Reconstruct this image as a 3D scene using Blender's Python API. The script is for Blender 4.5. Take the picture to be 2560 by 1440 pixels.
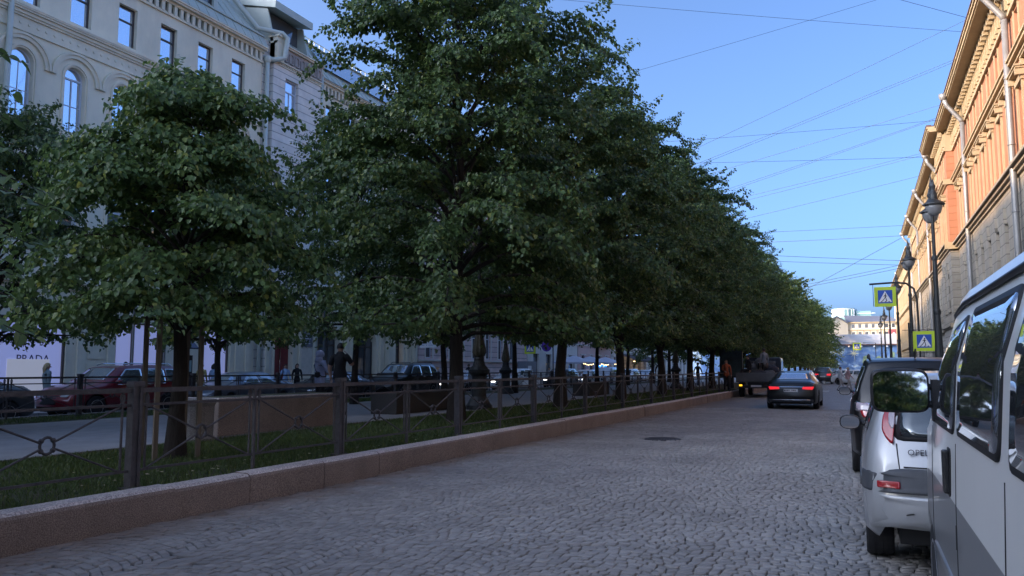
import bpy, bmesh, math, random
import numpy as np
from math import sin, cos, pi, radians, atan, atan2, sqrt
from mathutils import Vector, Matrix
from mathutils.bvhtree import BVHTree
S = bpy.context.scene
for o in list(bpy.data.objects): bpy.data.objects.remove(o)

# ---------------- camera ----------------
F = 2050.0; EYE = 1.55
TH = atan(203 / F); PH = atan((2152 - 1280) / F * cos(TH))
cd = bpy.data.cameras.new("camera"); cam = bpy.data.objects.new("camera", cd)
S.collection.objects.link(cam); S.camera = cam
cd.sensor_width = 36; cd.lens = 36 * F / 2560; cd.clip_start = 0.05; cd.clip_end = 2000
cam.location = (0, 0, EYE); cam.rotation_euler = (pi / 2 + TH, 0, PH)
# ---------------- sky, sun, exposure ----------------
SUN_EL = radians(17); SUN_A = radians(38)          # low evening sun from the left, a little behind the camera
w = bpy.data.worlds.new("World"); S.world = w; w.use_nodes = True
nt = w.node_tree; bg = nt.nodes["Background"]
sk = nt.nodes.new("ShaderNodeTexSky"); sk.sky_type = 'NISHITA'; sk.sun_disc = False
sk.sun_elevation = SUN_EL; sk.sun_rotation = -(pi / 2 + SUN_A); sk.air_density = 0.4; sk.dust_density = 5.0; sk.ozone_density = 7.0
wb = nt.nodes.new("ShaderNodeMixRGB"); wb.blend_type = 'MULTIPLY'; wb.inputs[0].default_value = 1; wb.inputs[2].default_value = (1.16, 1.0, .80, 1)   # camera white balance
nt.links.new(sk.outputs[0], wb.inputs[1]); nt.links.new(wb.outputs[0], bg.inputs[0]); bg.inputs[1].default_value = 0.15
sl = bpy.data.lights.new("sun", 'SUN'); sl.energy = 2.0; sl.angle = radians(0.6); sl.color = (0.70, 0.47, 0.25)
so = bpy.data.objects.new("sun", sl); S.collection.objects.link(so)
sd = Vector((-cos(SUN_A) * cos(SUN_EL), -sin(SUN_A) * cos(SUN_EL), sin(SUN_EL)))
so.rotation_euler = sd.to_track_quat('Z', 'Y').to_euler()
S.view_settings.view_transform = 'Standard'; S.view_settings.look = 'None'; S.view_settings.gamma = 1
S.view_settings.exposure = 2.4
S.cycles.max_bounces = 6; S.cycles.diffuse_bounces = 3; S.cycles.glossy_bounces = 3; S.cycles.transmission_bounces = 3
S.cycles.transparent_max_bounces = 6; S.cycles.use_denoising = True

# ---------------- helpers ----------------
COL = S.collection
def tag(o, label=None, cat=None, group=None, kind=None):
    if label: o["label"] = label
    if cat: o["category"] = cat
    if group: o["group"] = group
    if kind: o["kind"] = kind
    return o
def empty(name, loc=(0, 0, 0), rz=0, label=None, cat=None, group=None):
    o = bpy.data.objects.new(name, None); COL.objects.link(o); o.location = loc; o.rotation_euler = (0, 0, rz)
    o.empty_display_size = .1
    return tag(o, label, cat, group)
def copy_tree(o, parent=None):
    c = o.copy(); COL.objects.link(c); c.parent = parent
    for ch in o.children: copy_tree(ch, c)
    return c
class MB:
    def __init__(s): s.v = []; s.f = []; s.m = []; s.mi = 0
    def add(s, vs, fs):
        n = len(s.v); s.v += [tuple(p) for p in vs]
        for f in fs: s.f.append(tuple(n + i for i in f)); s.m.append(s.mi)
        return s
    def box(s, x0, x1, y0, y1, z0, z1):
        if x0 > x1: x0, x1 = x1, x0
        if y0 > y1: y0, y1 = y1, y0
        if z0 > z1: z0, z1 = z1, z0
        return s.add([(x0, y0, z0), (x1, y0, z0), (x1, y1, z0), (x0, y1, z0), (x0, y0, z1), (x1, y0, z1), (x1, y1, z1), (x0, y1, z1)],
              [(0, 3, 2, 1), (4, 5, 6, 7), (0, 1, 5, 4), (1, 2, 6, 5), (2, 3, 7, 6), (3, 0, 4, 7)])
    def quad(s, a, b, c, d): return s.add([a, b, c, d], [(0, 1, 2, 3)])
    def tube(s, pts, r, n=8, cap=True, squash=1.0):
        pts = [Vector(p) for p in pts]; k = len(pts)
        rs = r if isinstance(r, (list, tuple)) else [r] * k
        base = len(s.v); up = None
        for i, p in enumerate(pts):
            t = (pts[min(i + 1, k - 1)] - pts[max(i - 1, 0)])
            t = t.normalized() if t.length > 1e-9 else Vector((0, 0, 1))
            if up is None: up = Vector((1, 0, 0)) if abs(t.z) > .9 else Vector((0, 0, 1))
            a = t.cross(up)
            if a.length < 1e-6: a = t.cross(Vector((0, 1, 0)))
            a.normalize(); b = t.cross(a).normalized(); up = a.cross(t)
            if up.length < 1e-6: up = Vector((0, 0, 1))
            for j in range(n):
                q = p + (a * cos(2 * pi * j / n) + b * sin(2 * pi * j / n) * squash) * rs[i]
                s.v.append(tuple(q))
        for i in range(k - 1):
            for j in range(n):
                a0 = base + i * n + j; a1 = base + i * n + (j + 1) % n
                s.f.append((a0, a1, a1 + n, a0 + n)); s.m.append(s.mi)
        if cap:
            s.f.append(tuple(base + j for j in range(n))[::-1]); s.m.append(s.mi)
            s.f.append(tuple(base + (k - 1) * n + j for j in range(n))); s.m.append(s.mi)
        return s
    def lathe(s, prof, c=(0, 0, 0), n=16, axis='z', fl=None):
        base = len(s.v)
        for (r, h) in prof:
            for j in range(n):
                a = 2 * pi * j / n
                rr = r * (1 + (fl * (j % 2) if fl else 0))
                if axis == 'z': p = (c[0] + rr * cos(a), c[1] + rr * sin(a), c[2] + h)
                elif axis == 'y': p = (c[0] + rr * cos(a), c[1] + h, c[2] + rr * sin(a))
                else: p = (c[0] + h, c[1] + rr * cos(a), c[2] + rr * sin(a))
                s.v.append(p)
        for i in range(len(prof) - 1):
            for j in range(n):
                a0 = base + i * n + j; a1 = base + i * n + (j + 1) % n
                s.f.append((a0, a1, a1 + n, a0 + n)); s.m.append(s.mi)
        s.f.append(tuple(base + j for j in range(n))[::-1]); s.m.append(s.mi)
        s.f.append(tuple(base + (len(prof) - 1) * n + j for j in range(n))); s.m.append(s.mi)
        return s
    def prism(s, poly, fn, d0, d1):
        """poly 2-D outline, fn(u,v,d)->xyz, solid between depths d0 and d1"""
        n = len(poly)
        vs = [fn(u, v, d0) for u, v in poly] + [fn(u, v, d1) for u, v in poly]
        fs = [tuple(range(n))[::-1], tuple(range(n, 2 * n))] + [(i, (i + 1) % n, n + (i + 1) % n, n + i) for i in range(n)]
        return s.add(vs, fs)
    def build(s, name, mats, parent=None, smooth=False, bevel=0, link=True):
        me = bpy.data.meshes.new(name); me.from_pydata(s.v, [], s.f)
        ms = mats if isinstance(mats, (list, tuple)) else [mats]
        for m in ms: me.materials.append(m)
        if len(ms) > 1: me.polygons.foreach_set("material_index", s.m)
        if smooth: me.polygons.foreach_set("use_smooth", [True] * len(me.polygons))
        me.update()
        return mkobj(name, me, parent, bevel)
def mkobj(name, me, parent=None, bevel=0):
    o = bpy.data.objects.new(name, me); COL.objects.link(o)
    if parent is not None: o.parent = parent
    if bevel:
        b = o.modifiers.new("b", 'BEVEL'); b.width = bevel; b.segments = 2; b.limit_method = 'ANGLE'; b.angle_limit = radians(40)
    return o
def npmesh(name, verts, faces4, mats, parent=None, smooth=False, uv=None):
    """fast mesh from arrays; faces4 (n,k)"""
    me = bpy.data.meshes.new(name); nv = len(verts); nf, k = faces4.shape
    me.vertices.add(nv); me.vertices.foreach_set("co", np.asarray(verts, np.float32).ravel())
    me.loops.add(nf * k); me.loops.foreach_set("vertex_index", faces4.astype(np.int32).ravel())
    me.polygons.add(nf); me.polygons.foreach_set("loop_start", np.arange(0, nf * k, k, dtype=np.int32))
    me.polygons.foreach_set("loop_total", np.full(nf, k, np.int32))
    if smooth: me.polygons.foreach_set("use_smooth", np.ones(nf, bool))
    for m in (mats if isinstance(mats, (list, tuple)) else [mats]): me.materials.append(m)
    me.update(calc_edges=True)
    return mkobj(name, me, parent)

# ---------------- materials ----------------
MATS = {}
def mat(name, col, rough=.7, metal=0, var=0, scale=3, bump=0, bscale=None, col2=None, spec=.5, coat=0, emit=0, island=0, obj=True, dirt=0, detail=6, stretch=None, trans=0):
    if name in MATS: return MATS[name]
    m = bpy.data.materials.new(name); m.use_nodes = True; n = m.node_tree.nodes; L = m.node_tree.links
    b = n["Principled BSDF"]; b.inputs["Roughness"].default_value = rough; b.inputs["Metallic"].default_value = metal
    b.inputs["Specular IOR Level"].default_value = spec; b.inputs["Coat Weight"].default_value = coat
    b.inputs["Coat Roughness"].default_value = .03
    c = (*col, 1); b.inputs["Base Color"].default_value = c
    if trans: b.inputs["Transmission Weight"].default_value = trans
    tc = n.new("ShaderNodeTexCoord"); src = tc.outputs["Object"]
    if stretch:
        mp = n.new("ShaderNodeMapping"); mp.inputs["Scale"].default_value = stretch; L.new(src, mp.inputs[0]); src = mp.outputs[0]
    cur = None
    if var or col2:
        nz = n.new("ShaderNodeTexNoise"); nz.inputs["Scale"].default_value = scale; nz.inputs["Detail"].default_value = detail
        nz.inputs["Roughness"].default_value = .65; L.new(src, nz.inputs["Vector"])
        rp = n.new("ShaderNodeValToRGB"); L.new(nz.outputs["Fac"], rp.inputs[0])
        c2 = col2 if col2 else tuple(x * (1 + var) for x in col)
        c1 = col if col2 else tuple(x * (1 - var) for x in col)
        rp.color_ramp.elements[0].position = .32; rp.color_ramp.elements[1].position = .68
        rp.color_ramp.elements[0].color = (*c1, 1); rp.color_ramp.elements[1].color = (*[min(x, 1) for x in c2], 1)
        cur = rp.outputs[0]
    if dirt:
        nz2 = n.new("ShaderNodeTexNoise"); nz2.inputs["Scale"].default_value = .55; nz2.inputs["Detail"].default_value = 9; nz2.inputs["Roughness"].default_value = .7
        mp2 = n.new("ShaderNodeMapping"); mp2.inputs["Scale"].default_value = (1, 1, .35); L.new(tc.outputs["Object"], mp2.inputs[0]); L.new(mp2.outputs[0], nz2.inputs["Vector"])
        r2 = n.new("ShaderNodeMapRange"); r2.inputs[1].default_value = .42; r2.inputs[2].default_value = .72; L.new(nz2.outputs["Fac"], r2.inputs[0])
        r2.inputs[3].default_value = 0; r2.inputs[4].default_value = dirt
        mx = n.new("ShaderNodeMixRGB"); L.new(r2.outputs[0], mx.inputs[0])
        if cur: L.new(cur, mx.inputs[1])
        else: mx.inputs[1].default_value = c
        mx.inputs[2].default_value = (*[x * .45 for x in col], 1); cur = mx.outputs[0]
    if island:
        g = n.new("ShaderNodeNewGeometry"); hs = n.new("ShaderNodeHueSaturation")
        r3 = n.new("ShaderNodeMapRange"); r3.inputs[3].default_value = 1 - island; r3.inputs[4].default_value = 1 + island
        L.new(g.outputs["Random Per Island"], r3.inputs[0]); L.new(r3.outputs[0], hs.inputs["Value"])
        if cur: L.new(cur, hs.inputs["Color"])
        else: hs.inputs["Color"].default_value = c
        cur = hs.outputs[0]
    if cur: L.new(cur, b.inputs["Base Color"])
    if bump:
        nb = n.new("ShaderNodeTexNoise"); nb.inputs["Scale"].default_value = bscale or scale * 4; nb.inputs["Detail"].default_value = 5
        L.new(src, nb.inputs["Vector"]); bp = n.new("ShaderNodeBump"); bp.inputs["Strength"].default_value = bump; bp.inputs["Distance"].default_value = .02
        L.new(nb.outputs["Fac"], bp.inputs["Height"]); L.new(bp.outputs[0], b.inputs["Normal"])
    if emit:
        b.inputs["Emission Color"].default_value = c; b.inputs["Emission Strength"].default_value = emit
    MATS[name] = m; return m
def masonry(name, col, bw, bh, mortar=.012, var=.12, mcol=None, depth=.5, island=0, rough=.85, sq=1.0, off=.5, plane='YZ', offz=0):
    """coursed stone / rustication grooves laid on a facade: real-world brick-texture sizes in metres"""
    if name in MATS: return MATS[name]
    m = mat(name, col, rough=rough, var=var, scale=1.3); n = m.node_tree.nodes; L = m.node_tree.links
    b = n["Principled BSDF"]; tc = n.new("ShaderNodeTexCoord"); sp = n.new("ShaderNodeSeparateXYZ"); cb = n.new("ShaderNodeCombineXYZ")
    L.new(tc.outputs["Object"], sp.inputs[0]); L.new(sp.outputs[{'YZ': 1, 'XZ': 0, 'XY': 0}[plane]], cb.inputs[0]); L.new(sp.outputs[2 if plane != 'XY' else 1], cb.inputs[1])
    br = n.new("ShaderNodeTexBrick"); L.new(cb.outputs[0], br.inputs["Vector"])
    br.inputs["Scale"].default_value = 1; br.inputs["Brick Width"].default_value = bw; br.inputs["Row Height"].default_value = bh
    br.inputs["Mortar Size"].default_value = mortar; br.inputs["Mortar Smooth"].default_value = .2; br.offset = off
    br.inputs["Color1"].default_value = (1, 1, 1, 1); br.inputs["Color2"].default_value = (.86, .86, .86, 1); br.inputs["Mortar"].default_value = (.45, .45, .45, 1)
    old = b.inputs["Base Color"].links[0].from_socket
    mx = n.new("ShaderNodeMixRGB"); mx.blend_type = 'MULTIPLY'; mx.inputs[0].default_value = 1
    L.new(old, mx.inputs[1]); L.new(br.outputs["Color"], mx.inputs[2]); L.new(mx.outputs[0], b.inputs["Base Color"])
    bp = n.new("ShaderNodeBump"); bp.inputs["Strength"].default_value = depth; bp.inputs["Distance"].default_value = .04; bp.invert = True
    L.new(br.outputs["Fac"], bp.inputs["Height"]); L.new(bp.outputs[0], b.inputs["Normal"])
    return m

M = dict(
 cream=mat("render_cream", (.82, .75, .58), .9, var=.06, scale=.7, dirt=.35, bump=.15, bscale=30),
 creamtrim=mat("render_trim", (.79, .72, .56), .9, var=.08, scale=1.2, dirt=.35),
 stripe=masonry("render_striped", (.78, .73, .66), 40, .42, .022, off=0),
 relief=mat("relief_stone", (.62, .58, .50), .95, var=.12, scale=5, bump=1.0, bscale=14),
 zinc=mat("zinc_roof", (.48, .52, .46), .5, var=.06, scale=1.5, dirt=.2, spec=.4),
 pipe=mat("grey_green_pipe", (.58, .62, .56), .5, var=.06, scale=2, dirt=.25),
 pipeR=mat("galvanised_pipe", (.24, .235, .23), .45, metal=.3, var=.12, scale=2, dirt=.3),
 orange=mat("orange_render", (.35, .155, .085), .9, var=.07, scale=.8, dirt=.3, bump=.15, bscale=25),
 orangeblk=masonry("orange_blocks", (.42, .16, .07), .9, .42, .015),
 creamR=mat("cream_moulding", (.37, .285, .175), .85, var=.08, scale=1.5, dirt=.3),
 stoneR=masonry("stone_storey", (.30, .26, .205), .95, .43, .02, depth=.4),
 baseR=masonry("stone_base", (.34, .315, .28), 1.1, .5, .03, depth=.5),
 darkmetal=mat("rusty_roof_edge", (.10, .055, .05), .7, var=.3, scale=5),
 pink=masonry("pink_rustication", (.78, .60, .56), 60, .42, .03, off=0, depth=.9),
 pinkp=mat("pink_render", (.72, .50, .46), .9, var=.07, scale=1, dirt=.2),
 white=mat("white_render", (.78, .74, .68), .9, var=.06, scale=1, dirt=.25),
 whiteb=masonry("white_rustication", (.76, .72, .64), 50, .45, .03, off=0, depth=.9),
 lav=mat("frosted_film_added_glow", (.50, .56, .95), .35, emit=.055),  # faint glow added to brighten the shaded shopfronts, no lamp behind the film
 lavpatch=mat("pale_sheet_added_glow", (.74, .74, .80), .5, emit=.05),  # same added glow on the sheet over the panel
 navy=mat("navy_lettering", (.03, .04, .15), .5),
 brown=mat("brown_frame", (.07, .055, .045), .5),
 wframe=mat("white_frame", (.62, .66, .72), .4),
 cur=mat("window_curtain", (.35, .33, .30), .9, var=.2, scale=3),
 reddoor=mat("dark_red_door", (.20, .028, .032), .45, var=.15, scale=4),
 asphalt=mat("asphalt", (.14, .135, .135), .8, var=.2, scale=8, bump=.3, bscale=150),
 path=mat("path_asphalt", (.29, .285, .29), .8, var=.12, scale=2.5, bump=.25, bscale=120, dirt=.25),
 slab=masonry("pavement_slabs", (.42, .40, .38), .6, .6, .012, plane='XY', depth=.3),
 soil=mat("soil", (.035, .05, .02), .95, var=.4, scale=6, bump=.8, bscale=30, col2=(.06, .05, .03)),
 iron=mat("fence_iron", (.068, .064, .070), .55, var=.25, scale=14, bump=.25, bscale=60, metal=.0, spec=.35),
 ironD=mat("lamp_iron", (.022, .026, .028), .5, var=.3, scale=8, bump=.2, bscale=40),
 wood=mat("weathered_timber", (.16, .13, .10), .8, var=.3, scale=6, stretch=(8, 8, .6), bump=.4, bscale=20),
 bark=mat("bark", (.028, .023, .02), .95, var=.35, scale=8, stretch=(3, 3, .5), bump=1, bscale=18),
 rubber=mat("tyre_rubber", (.018, .018, .02), .85, var=.2, scale=20),
 blackp=mat("black_plastic", (.02, .02, .022), .5, var=.1, scale=10),
 greyp=mat("grey_plastic_bumper", (.07, .075, .085), .6, var=.1, scale=12),
 chrome=mat("chrome", (.75, .77, .8), .12, metal=1),
 rim=mat("alloy_rim", (.42, .43, .45), .3, metal=.8),
 plate=mat("number_plate", (.6, .6, .6), .5),
 black=mat("flat_black", (.012, .012, .013), .6),
 signy=mat("sign_lime_yellow", (.55, .72, .04), .45, emit=.0), signb=mat("sign_blue", (.02, .085, .42), .4), signw=mat("sign_white", (.78, .8, .82), .4),
 lens=mat("lamp_glass", (.20, .205, .21), .15, spec=.6),
 skin=mat("skin", (.42, .25, .18), .6),
)
# granite: fine grain + larger stains
def granite(name, c1, c2, sc=90):
    m = mat(name, c1, .75, var=.15, scale=1.6, dirt=.35); n = m.node_tree.nodes; L = m.node_tree.links; b = n["Principled BSDF"]
    tc = n.new("ShaderNodeTexCoord"); v = n.new("ShaderNodeTexNoise"); v.inputs["Scale"].default_value = sc; v.inputs["Detail"].default_value = 3
    L.new(tc.outputs["Object"], v.inputs["Vector"]); r = n.new("ShaderNodeValToRGB"); L.new(v.outputs["Fac"], r.inputs[0])
    r.color_ramp.elements[0].position = .38; r.color_ramp.elements[1].position = .62
    r.color_ramp.elements[0].color = (.55, .5, .5, 1); r.color_ramp.elements[1].color = (1.25, 1.2, 1.15, 1)
    mx = n.new("ShaderNodeMixRGB"); mx.blend_type = 'MULTIPLY'; mx.inputs[0].default_value = 1
    old = b.inputs["Base Color"].links[0].from_socket; L.new(old, mx.inputs[1]); L.new(r.outputs[0], mx.inputs[2]); L.new(mx.outputs[0], b.inputs["Base Color"])
    bp = n.new("ShaderNodeBump"); bp.inputs["Strength"].default_value = .35; bp.inputs["Distance"].default_value = .01; L.new(v.outputs["Fac"], bp.inputs["Height"]); L.new(bp.outputs[0], b.inputs["Normal"])
    return m
M['granite'] = granite("red_granite", (.28, .23, .20), None)
M['granite_top'] = granite("pale_granite_top", (.60, .56, .54), None, 60)
M['granite_dark'] = granite('dark_granite', (.06, .058, .055), None)
M['granite_grey'] = granite("grey_granite", (.24, .24, .245), None)
def glass(name, col, metal=.85, rough=.03):
    m = mat(name, col, rough, metal=metal, spec=.8)
    n = m.node_tree.nodes; L = m.node_tree.links; b = n["Principled BSDF"]
    tc = n.new("ShaderNodeTexCoord"); nz = n.new("ShaderNodeTexNoise"); nz.inputs["Scale"].default_value = .9; L.new(tc.outputs["Object"], nz.inputs["Vector"])
    bp = n.new("ShaderNodeBump"); bp.inputs["Strength"].default_value = .06; bp.inputs["Distance"].default_value = .05; L.new(nz.outputs["Fac"], bp.inputs["Height"]); L.new(bp.outputs[0], b.inputs["Normal"])
    return m
M['gl_sky'] = glass("window_glass_sky", (.62, .66, .74))
M['gl_dark'] = glass("window_glass_dark", (.16, .17, .19), .6)
M['gl_car'] = glass("car_glass", (.10, .115, .125), .75, .02)
M['gl_car2'] = glass("car_glass_bright", (.42, .47, .52), .8, .02)
M['mirrorglass'] = mat("mirror_glass", (.34, .38, .44), .02, metal=1)
def paint(name, col, metal=.0, rough=.28, coat=.8, var=.02, dirt=0): return mat(name, col, rough, metal=metal, coat=coat, var=var, scale=2, spec=.5, dirt=dirt)
P = dict(black=paint("black_paint", (.005, .005, .006), rough=.3, coat=.15), silver=paint("silver_paint", (.45, .46, .47), .3, .38, dirt=.12),
  silver2=paint("pale_silver_paint", (.42, .45, .5), .3, .3), red=paint("dark_red_paint", (.16, .008, .018)), dark=paint("dark_grey_paint", (.04, .045, .05)),
  white=paint("white_paint", (.70, .71, .72)), blue=paint("slate_blue_paint", (.10, .13, .18), .3), vanw=paint("van_white", (.80, .80, .77), rough=.38, coat=.35, dirt=.14),
  vang=paint("van_grey", (.19, .195, .20), rough=.42, coat=.25, dirt=.2), green=paint("green_decal", (.02, .28, .07)))
M['tl'] = mat("tail_light_red", (.38, .012, .02), .2, coat=1, spec=.6); M['tlon'] = mat("lit_tail_light", (.7, .02, .03), .3, emit=.22)
M['hlon'] = mat("lit_headlight", (1, .97, .9), .3, emit=1.6); M['hl'] = mat("headlight_glass", (.55, .58, .62), .1, metal=.6); M['amber'] = mat("lit_amber_lamp", (1, .5, .03), .3, emit=.35)
M['tlc'] = mat("tail_light_clear", (.36, .30, .34), .15, coat=1)
M['bulb'] = mat("warm_bulb", (1, .68, .32), .4, emit=1.5)

# leaves: translucent, each leaf its own tint
def leafmat(name, c1, c2, tr=.35):
    m = bpy.data.materials.new(name); m.use_nodes = True; n = m.node_tree.nodes; L = m.node_tree.links
    b = n["Principled BSDF"]; out = n["Material Output"]
    g = n.new("ShaderNodeNewGeometry"); r = n.new("ShaderNodeValToRGB"); L.new(g.outputs["Random Per Island"], r.inputs[0])
    e = r.color_ramp.elements; e[0].color = (*c1, 1); e[1].color = (*c2, 1); e[1].position = .92; e.new(1.0).color = (c2[0] * 2.2, c2[1] * 1.5, c2[2] * 1.1, 1)
    L.new(r.outputs[0], b.inputs["Base Color"]); b.inputs["Roughness"].default_value = .42; b.inputs["Specular IOR Level"].default_value = .45
    t = n.new("ShaderNodeBsdfTranslucent"); h = n.new("ShaderNodeHueSaturation"); h.inputs["Value"].default_value = 1.5; h.inputs["Hue"].default_value = .48; L.new(r.outputs[0], h.inputs["Color"]); L.new(h.outputs[0], t.inputs[0])
    mx = n.new("ShaderNodeMixShader"); mx.inputs[0].default_value = tr; L.new(b.outputs[0], mx.inputs[1]); L.new(t.outputs[0], mx.inputs[2]); L.new(mx.outputs[0], out.inputs[0])
    return m
M['leaf'] = leafmat("lime_leaf", (.034, .068, .022), (.100, .165, .050))
M['leafy'] = leafmat("young_lime_leaf", (.045, .095, .030), (.130, .215, .065))
M['grass'] = leafmat("grass_blade", (.030, .064, .014), (.08, .13, .034), .25)

# ================= GROUND =================
KX = -6.62; KT = .34
rng = np.random.default_rng(5)
def sheet(name, x0, x1, y0, y1, z, m, kind="structure"):
    o = MB().quad((x0, y0, z), (x1, y0, z), (x1, y1, z), (x0, y1, z)).build(name, m); return tag(o, kind=kind)
sheet("ground", -400, 400, -200, 700, -.06, M['asphalt'])
def make_setts():
    """granite setts laid in segmental arcs, every stone real geometry near the camera"""
    def warp(x, y):
        W = 1.30; xc = (np.floor((x - KX) / W) + .5) * W + KX
        a = np.clip((x - xc) / (W / 2), -1, 1)
        return y + .44 * np.sqrt(np.maximum(0, 1.25 - a * a)) + .02 * np.sin(x * 2.1 + y * .7)
    xs, ys = [], []
    px = .102; V = []; Fc = []
    y = 1.2
    rows = np.arange(1.0, 34, .098)
    allc = []
    for k, yr in enumerate(rows):
        off = rng.uniform(0, px); x = KX - .0 + off - px
        n = int((2.15 - KX) / px) + 2
        ws = px * rng.uniform(.78, 1.28, n); x0 = KX - off * .9 + np.concatenate([[0], np.cumsum(ws)[:-1]]); x1 = x0 + ws
        keep = (x0 > KX - .02) & (x1 < 2.12)
        x0 = x0[keep]; x1 = x1[keep]; m = len(x0)
        y0 = np.full(m, yr) + rng.normal(0, .006, m); y1 = y0 + .098 * rng.uniform(.93, 1.03, m)
        allc.append(np.stack([x0, x1, y0, y1], 1))
    c = np.concatenate(allc); n = len(c); g = rng.uniform(.004, .009, n)
    cx = np.stack([c[:, 0] + g, c[:, 1] - g, c[:, 1] - g, c[:, 0] + g], 1) + rng.normal(0, .0045, (n, 4))
    cy = np.stack([c[:, 2] + g, c[:, 2] + g, c[:, 3] - g, c[:, 3] - g], 1) + rng.normal(0, .0045, (n, 4))
    cyw = warp(cx, cy)
    mid = np.stack([cx.mean(1), cyw.mean(1)], 1)
    ok = ~(((mid[:, 0] + 4.14) ** 2 + (mid[:, 1] - 18.43) ** 2) < .46 ** 2)
    cx, cyw, mid = cx[ok], cyw[ok], mid[ok]; n = len(cx)
    h = rng.normal(0, .0016, n) + .012 * np.sin(mid[:, 0] * 1.3) * np.sin(mid[:, 1] * .8) * .5
    low = (rng.random(n) < .02); h[low] -= .012
    tilt = rng.normal(0, .016, (n, 2))
    def top(sx, dz):
        X = mid[:, :1] + (cx - mid[:, :1]) * sx; Y = mid[:, 1:] + (cyw - mid[:, 1:]) * sx
        Z = (h[:, None] + tilt[:, :1] * (X - mid[:, :1]) + tilt[:, 1:] * (Y - mid[:, 1:])) + dz
        return np.stack([X, Y, Z], 2)
    vt = np.concatenate([top(.92, 0), top(.985, -.003), top(1.0, -.03)], 1).reshape(-1, 3)
    b = (np.arange(n) * 12)[:, None]
    fs = [b + np.array([[0, 1, 2, 3]])]
    for r in (0, 4):
        for j in range(4):
            fs.append(b + np.array([[r + j, r + 4 + j, r + 4 + (j + 1) % 4, r + (j + 1) % 4]]))
    return vt, np.concatenate(fs)
M['sett'] = mat("granite_sett", (.33, .31, .29), .75, var=.16, scale=.5, island=.13, bump=.25, bscale=60, dirt=.4, spec=.3)
def kerb_dirt(m):
    n = m.node_tree.nodes; L = m.node_tree.links; b = n["Principled BSDF"]; old = b.inputs["Base Color"].links[0].from_socket
    tc = n.new("ShaderNodeTexCoord"); sp = n.new("ShaderNodeSeparateXYZ"); L.new(tc.outputs["Object"], sp.inputs[0]); nz = n.new("ShaderNodeTexNoise"); nz.inputs["Scale"].default_value = 1.6; nz.inputs["Detail"].default_value = 6; L.new(tc.outputs["Object"], nz.inputs["Vector"])
    ad = n.new("ShaderNodeMath"); ad.operation = 'MULTIPLY_ADD'; ad.inputs[1].default_value = -1.6; L.new(nz.outputs["Fac"], ad.inputs[0]); L.new(sp.outputs[0], ad.inputs[2])
    mr = n.new("ShaderNodeMapRange"); mr.inputs[1].default_value = KX - .75; mr.inputs[2].default_value = KX - .1; mr.inputs[3].default_value = .65; mr.inputs[4].default_value = 0; L.new(ad.outputs[0], mr.inputs[0])
    mx = n.new("ShaderNodeMixRGB"); mx.inputs[2].default_value = (.20, .125, .075, 1); L.new(mr.outputs[0], mx.inputs[0]); L.new(old, mx.inputs[1]); L.new(mx.outputs[0], b.inputs["Base Color"])
kerb_dirt(M['sett'])
M['joint'] = mat("sandy_joints", (.030, .028, .028), .95, var=.5, scale=9, col2=(.14, .125, .11), bump=.5)
v, f = make_setts()
tag(npmesh("road", v, f, M['sett'], smooth=False), kind="structure")
sheet("road", KX, 2.1, 0, 34.2, -.022, M['joint'])
sheet("road", KX, 2.1, -30, 0, -.002, M['sett'])
# beyond the modelled stones: same colour, shader courses
m = masonry("far_setts", (.29, .27, .25), .11, .11, .01, plane='XY', depth=.6, rough=.6); kerb_dirt(m)
sheet("road", KX, 2.1, 34.2, 158, -.002, m)
sheet("road", -28, 5.4, 142, 152, -.006, M['asphalt'])
sheet("road", -28, -19.8, -30, 142, 0.0, M['asphalt'])
mk = MB()
for k in range(7): mk.box(KX + .5 + k * 1.15, KX + 1.05 + k * 1.15, 60.5, 64, .001, .006)
tag(mk.build("crossing_stripes", mat("worn_road_paint", (.42, .41, .39), .8, var=.3, scale=6)), kind="structure")
# kerb wall of granite blocks
kb = MB(); KT0 = KT
edges = [6.65 - 3.2, 6.65, 7.80, 9.25, 10.6, 12.2, 13.9]
yy = 3.45; ys = [-14, -11, -8, -5, -2, 0.9, 3.45, 6.65, 7.8, 9.25, 10.6]
while ys[-1] < 150: ys.append(ys[-1] + random.Random(len(ys)).choice([1.9, 2.6, 3.4, 4.2]))
for i, (a, b_) in enumerate(zip(ys[:-1], ys[1:])):
    dx = random.Random(i).uniform(-.013, .013); KT = KT0 + random.Random(i + 50).uniform(-.008, .008); a += .006; b_ -= .006
    # cross-section with rounded upper edge, top paler (own material on top faces)
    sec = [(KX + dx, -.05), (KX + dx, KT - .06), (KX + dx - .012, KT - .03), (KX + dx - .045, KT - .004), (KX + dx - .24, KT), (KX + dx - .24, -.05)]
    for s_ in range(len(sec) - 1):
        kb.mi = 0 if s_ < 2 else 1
        (xa, za), (xb, zb) = sec[s_], sec[s_ + 1]
        kb.quad((xa, a, za), (xa, b_, za), (xb, b_, zb), (xb, a, zb))
    kb.mi = 0
    for yy in (a, b_): kb.add([(x, yy, z) for x, z in sec], [tuple(range(6))])
KT = KT0
tag(kb.build("kerb", [M['granite'], M['granite_top']]), kind="structure")
tag(MB().box(KX - .035, KX - .22, -14, 150, -.05, KT - .03).build("kerb", M['black']), kind="structure")
sheet("lawn", -10.7, KX - .235, -14, 150, KT - .035, M['soil'])
sheet("path", -17.6, -10.7, -14, 150, KT - .03, M['path'])
sheet("lawn", -19.6, -17.6, -14, 150, KT - .028, M['soil'])
tag(MB().box(-19.85, -19.6, -14, 150, -.05, KT).build("kerb", M['granite_grey']), kind="structure")
tag(MB().box(-28.2, -24.4, -30, 150, -.05, .15).build("pavement", M['slab']), kind="structure")
tag(MB().box(2.1, 5.5, -30, 152, -.05, .14).build("pavement", M['slab']), kind="structure")
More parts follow.
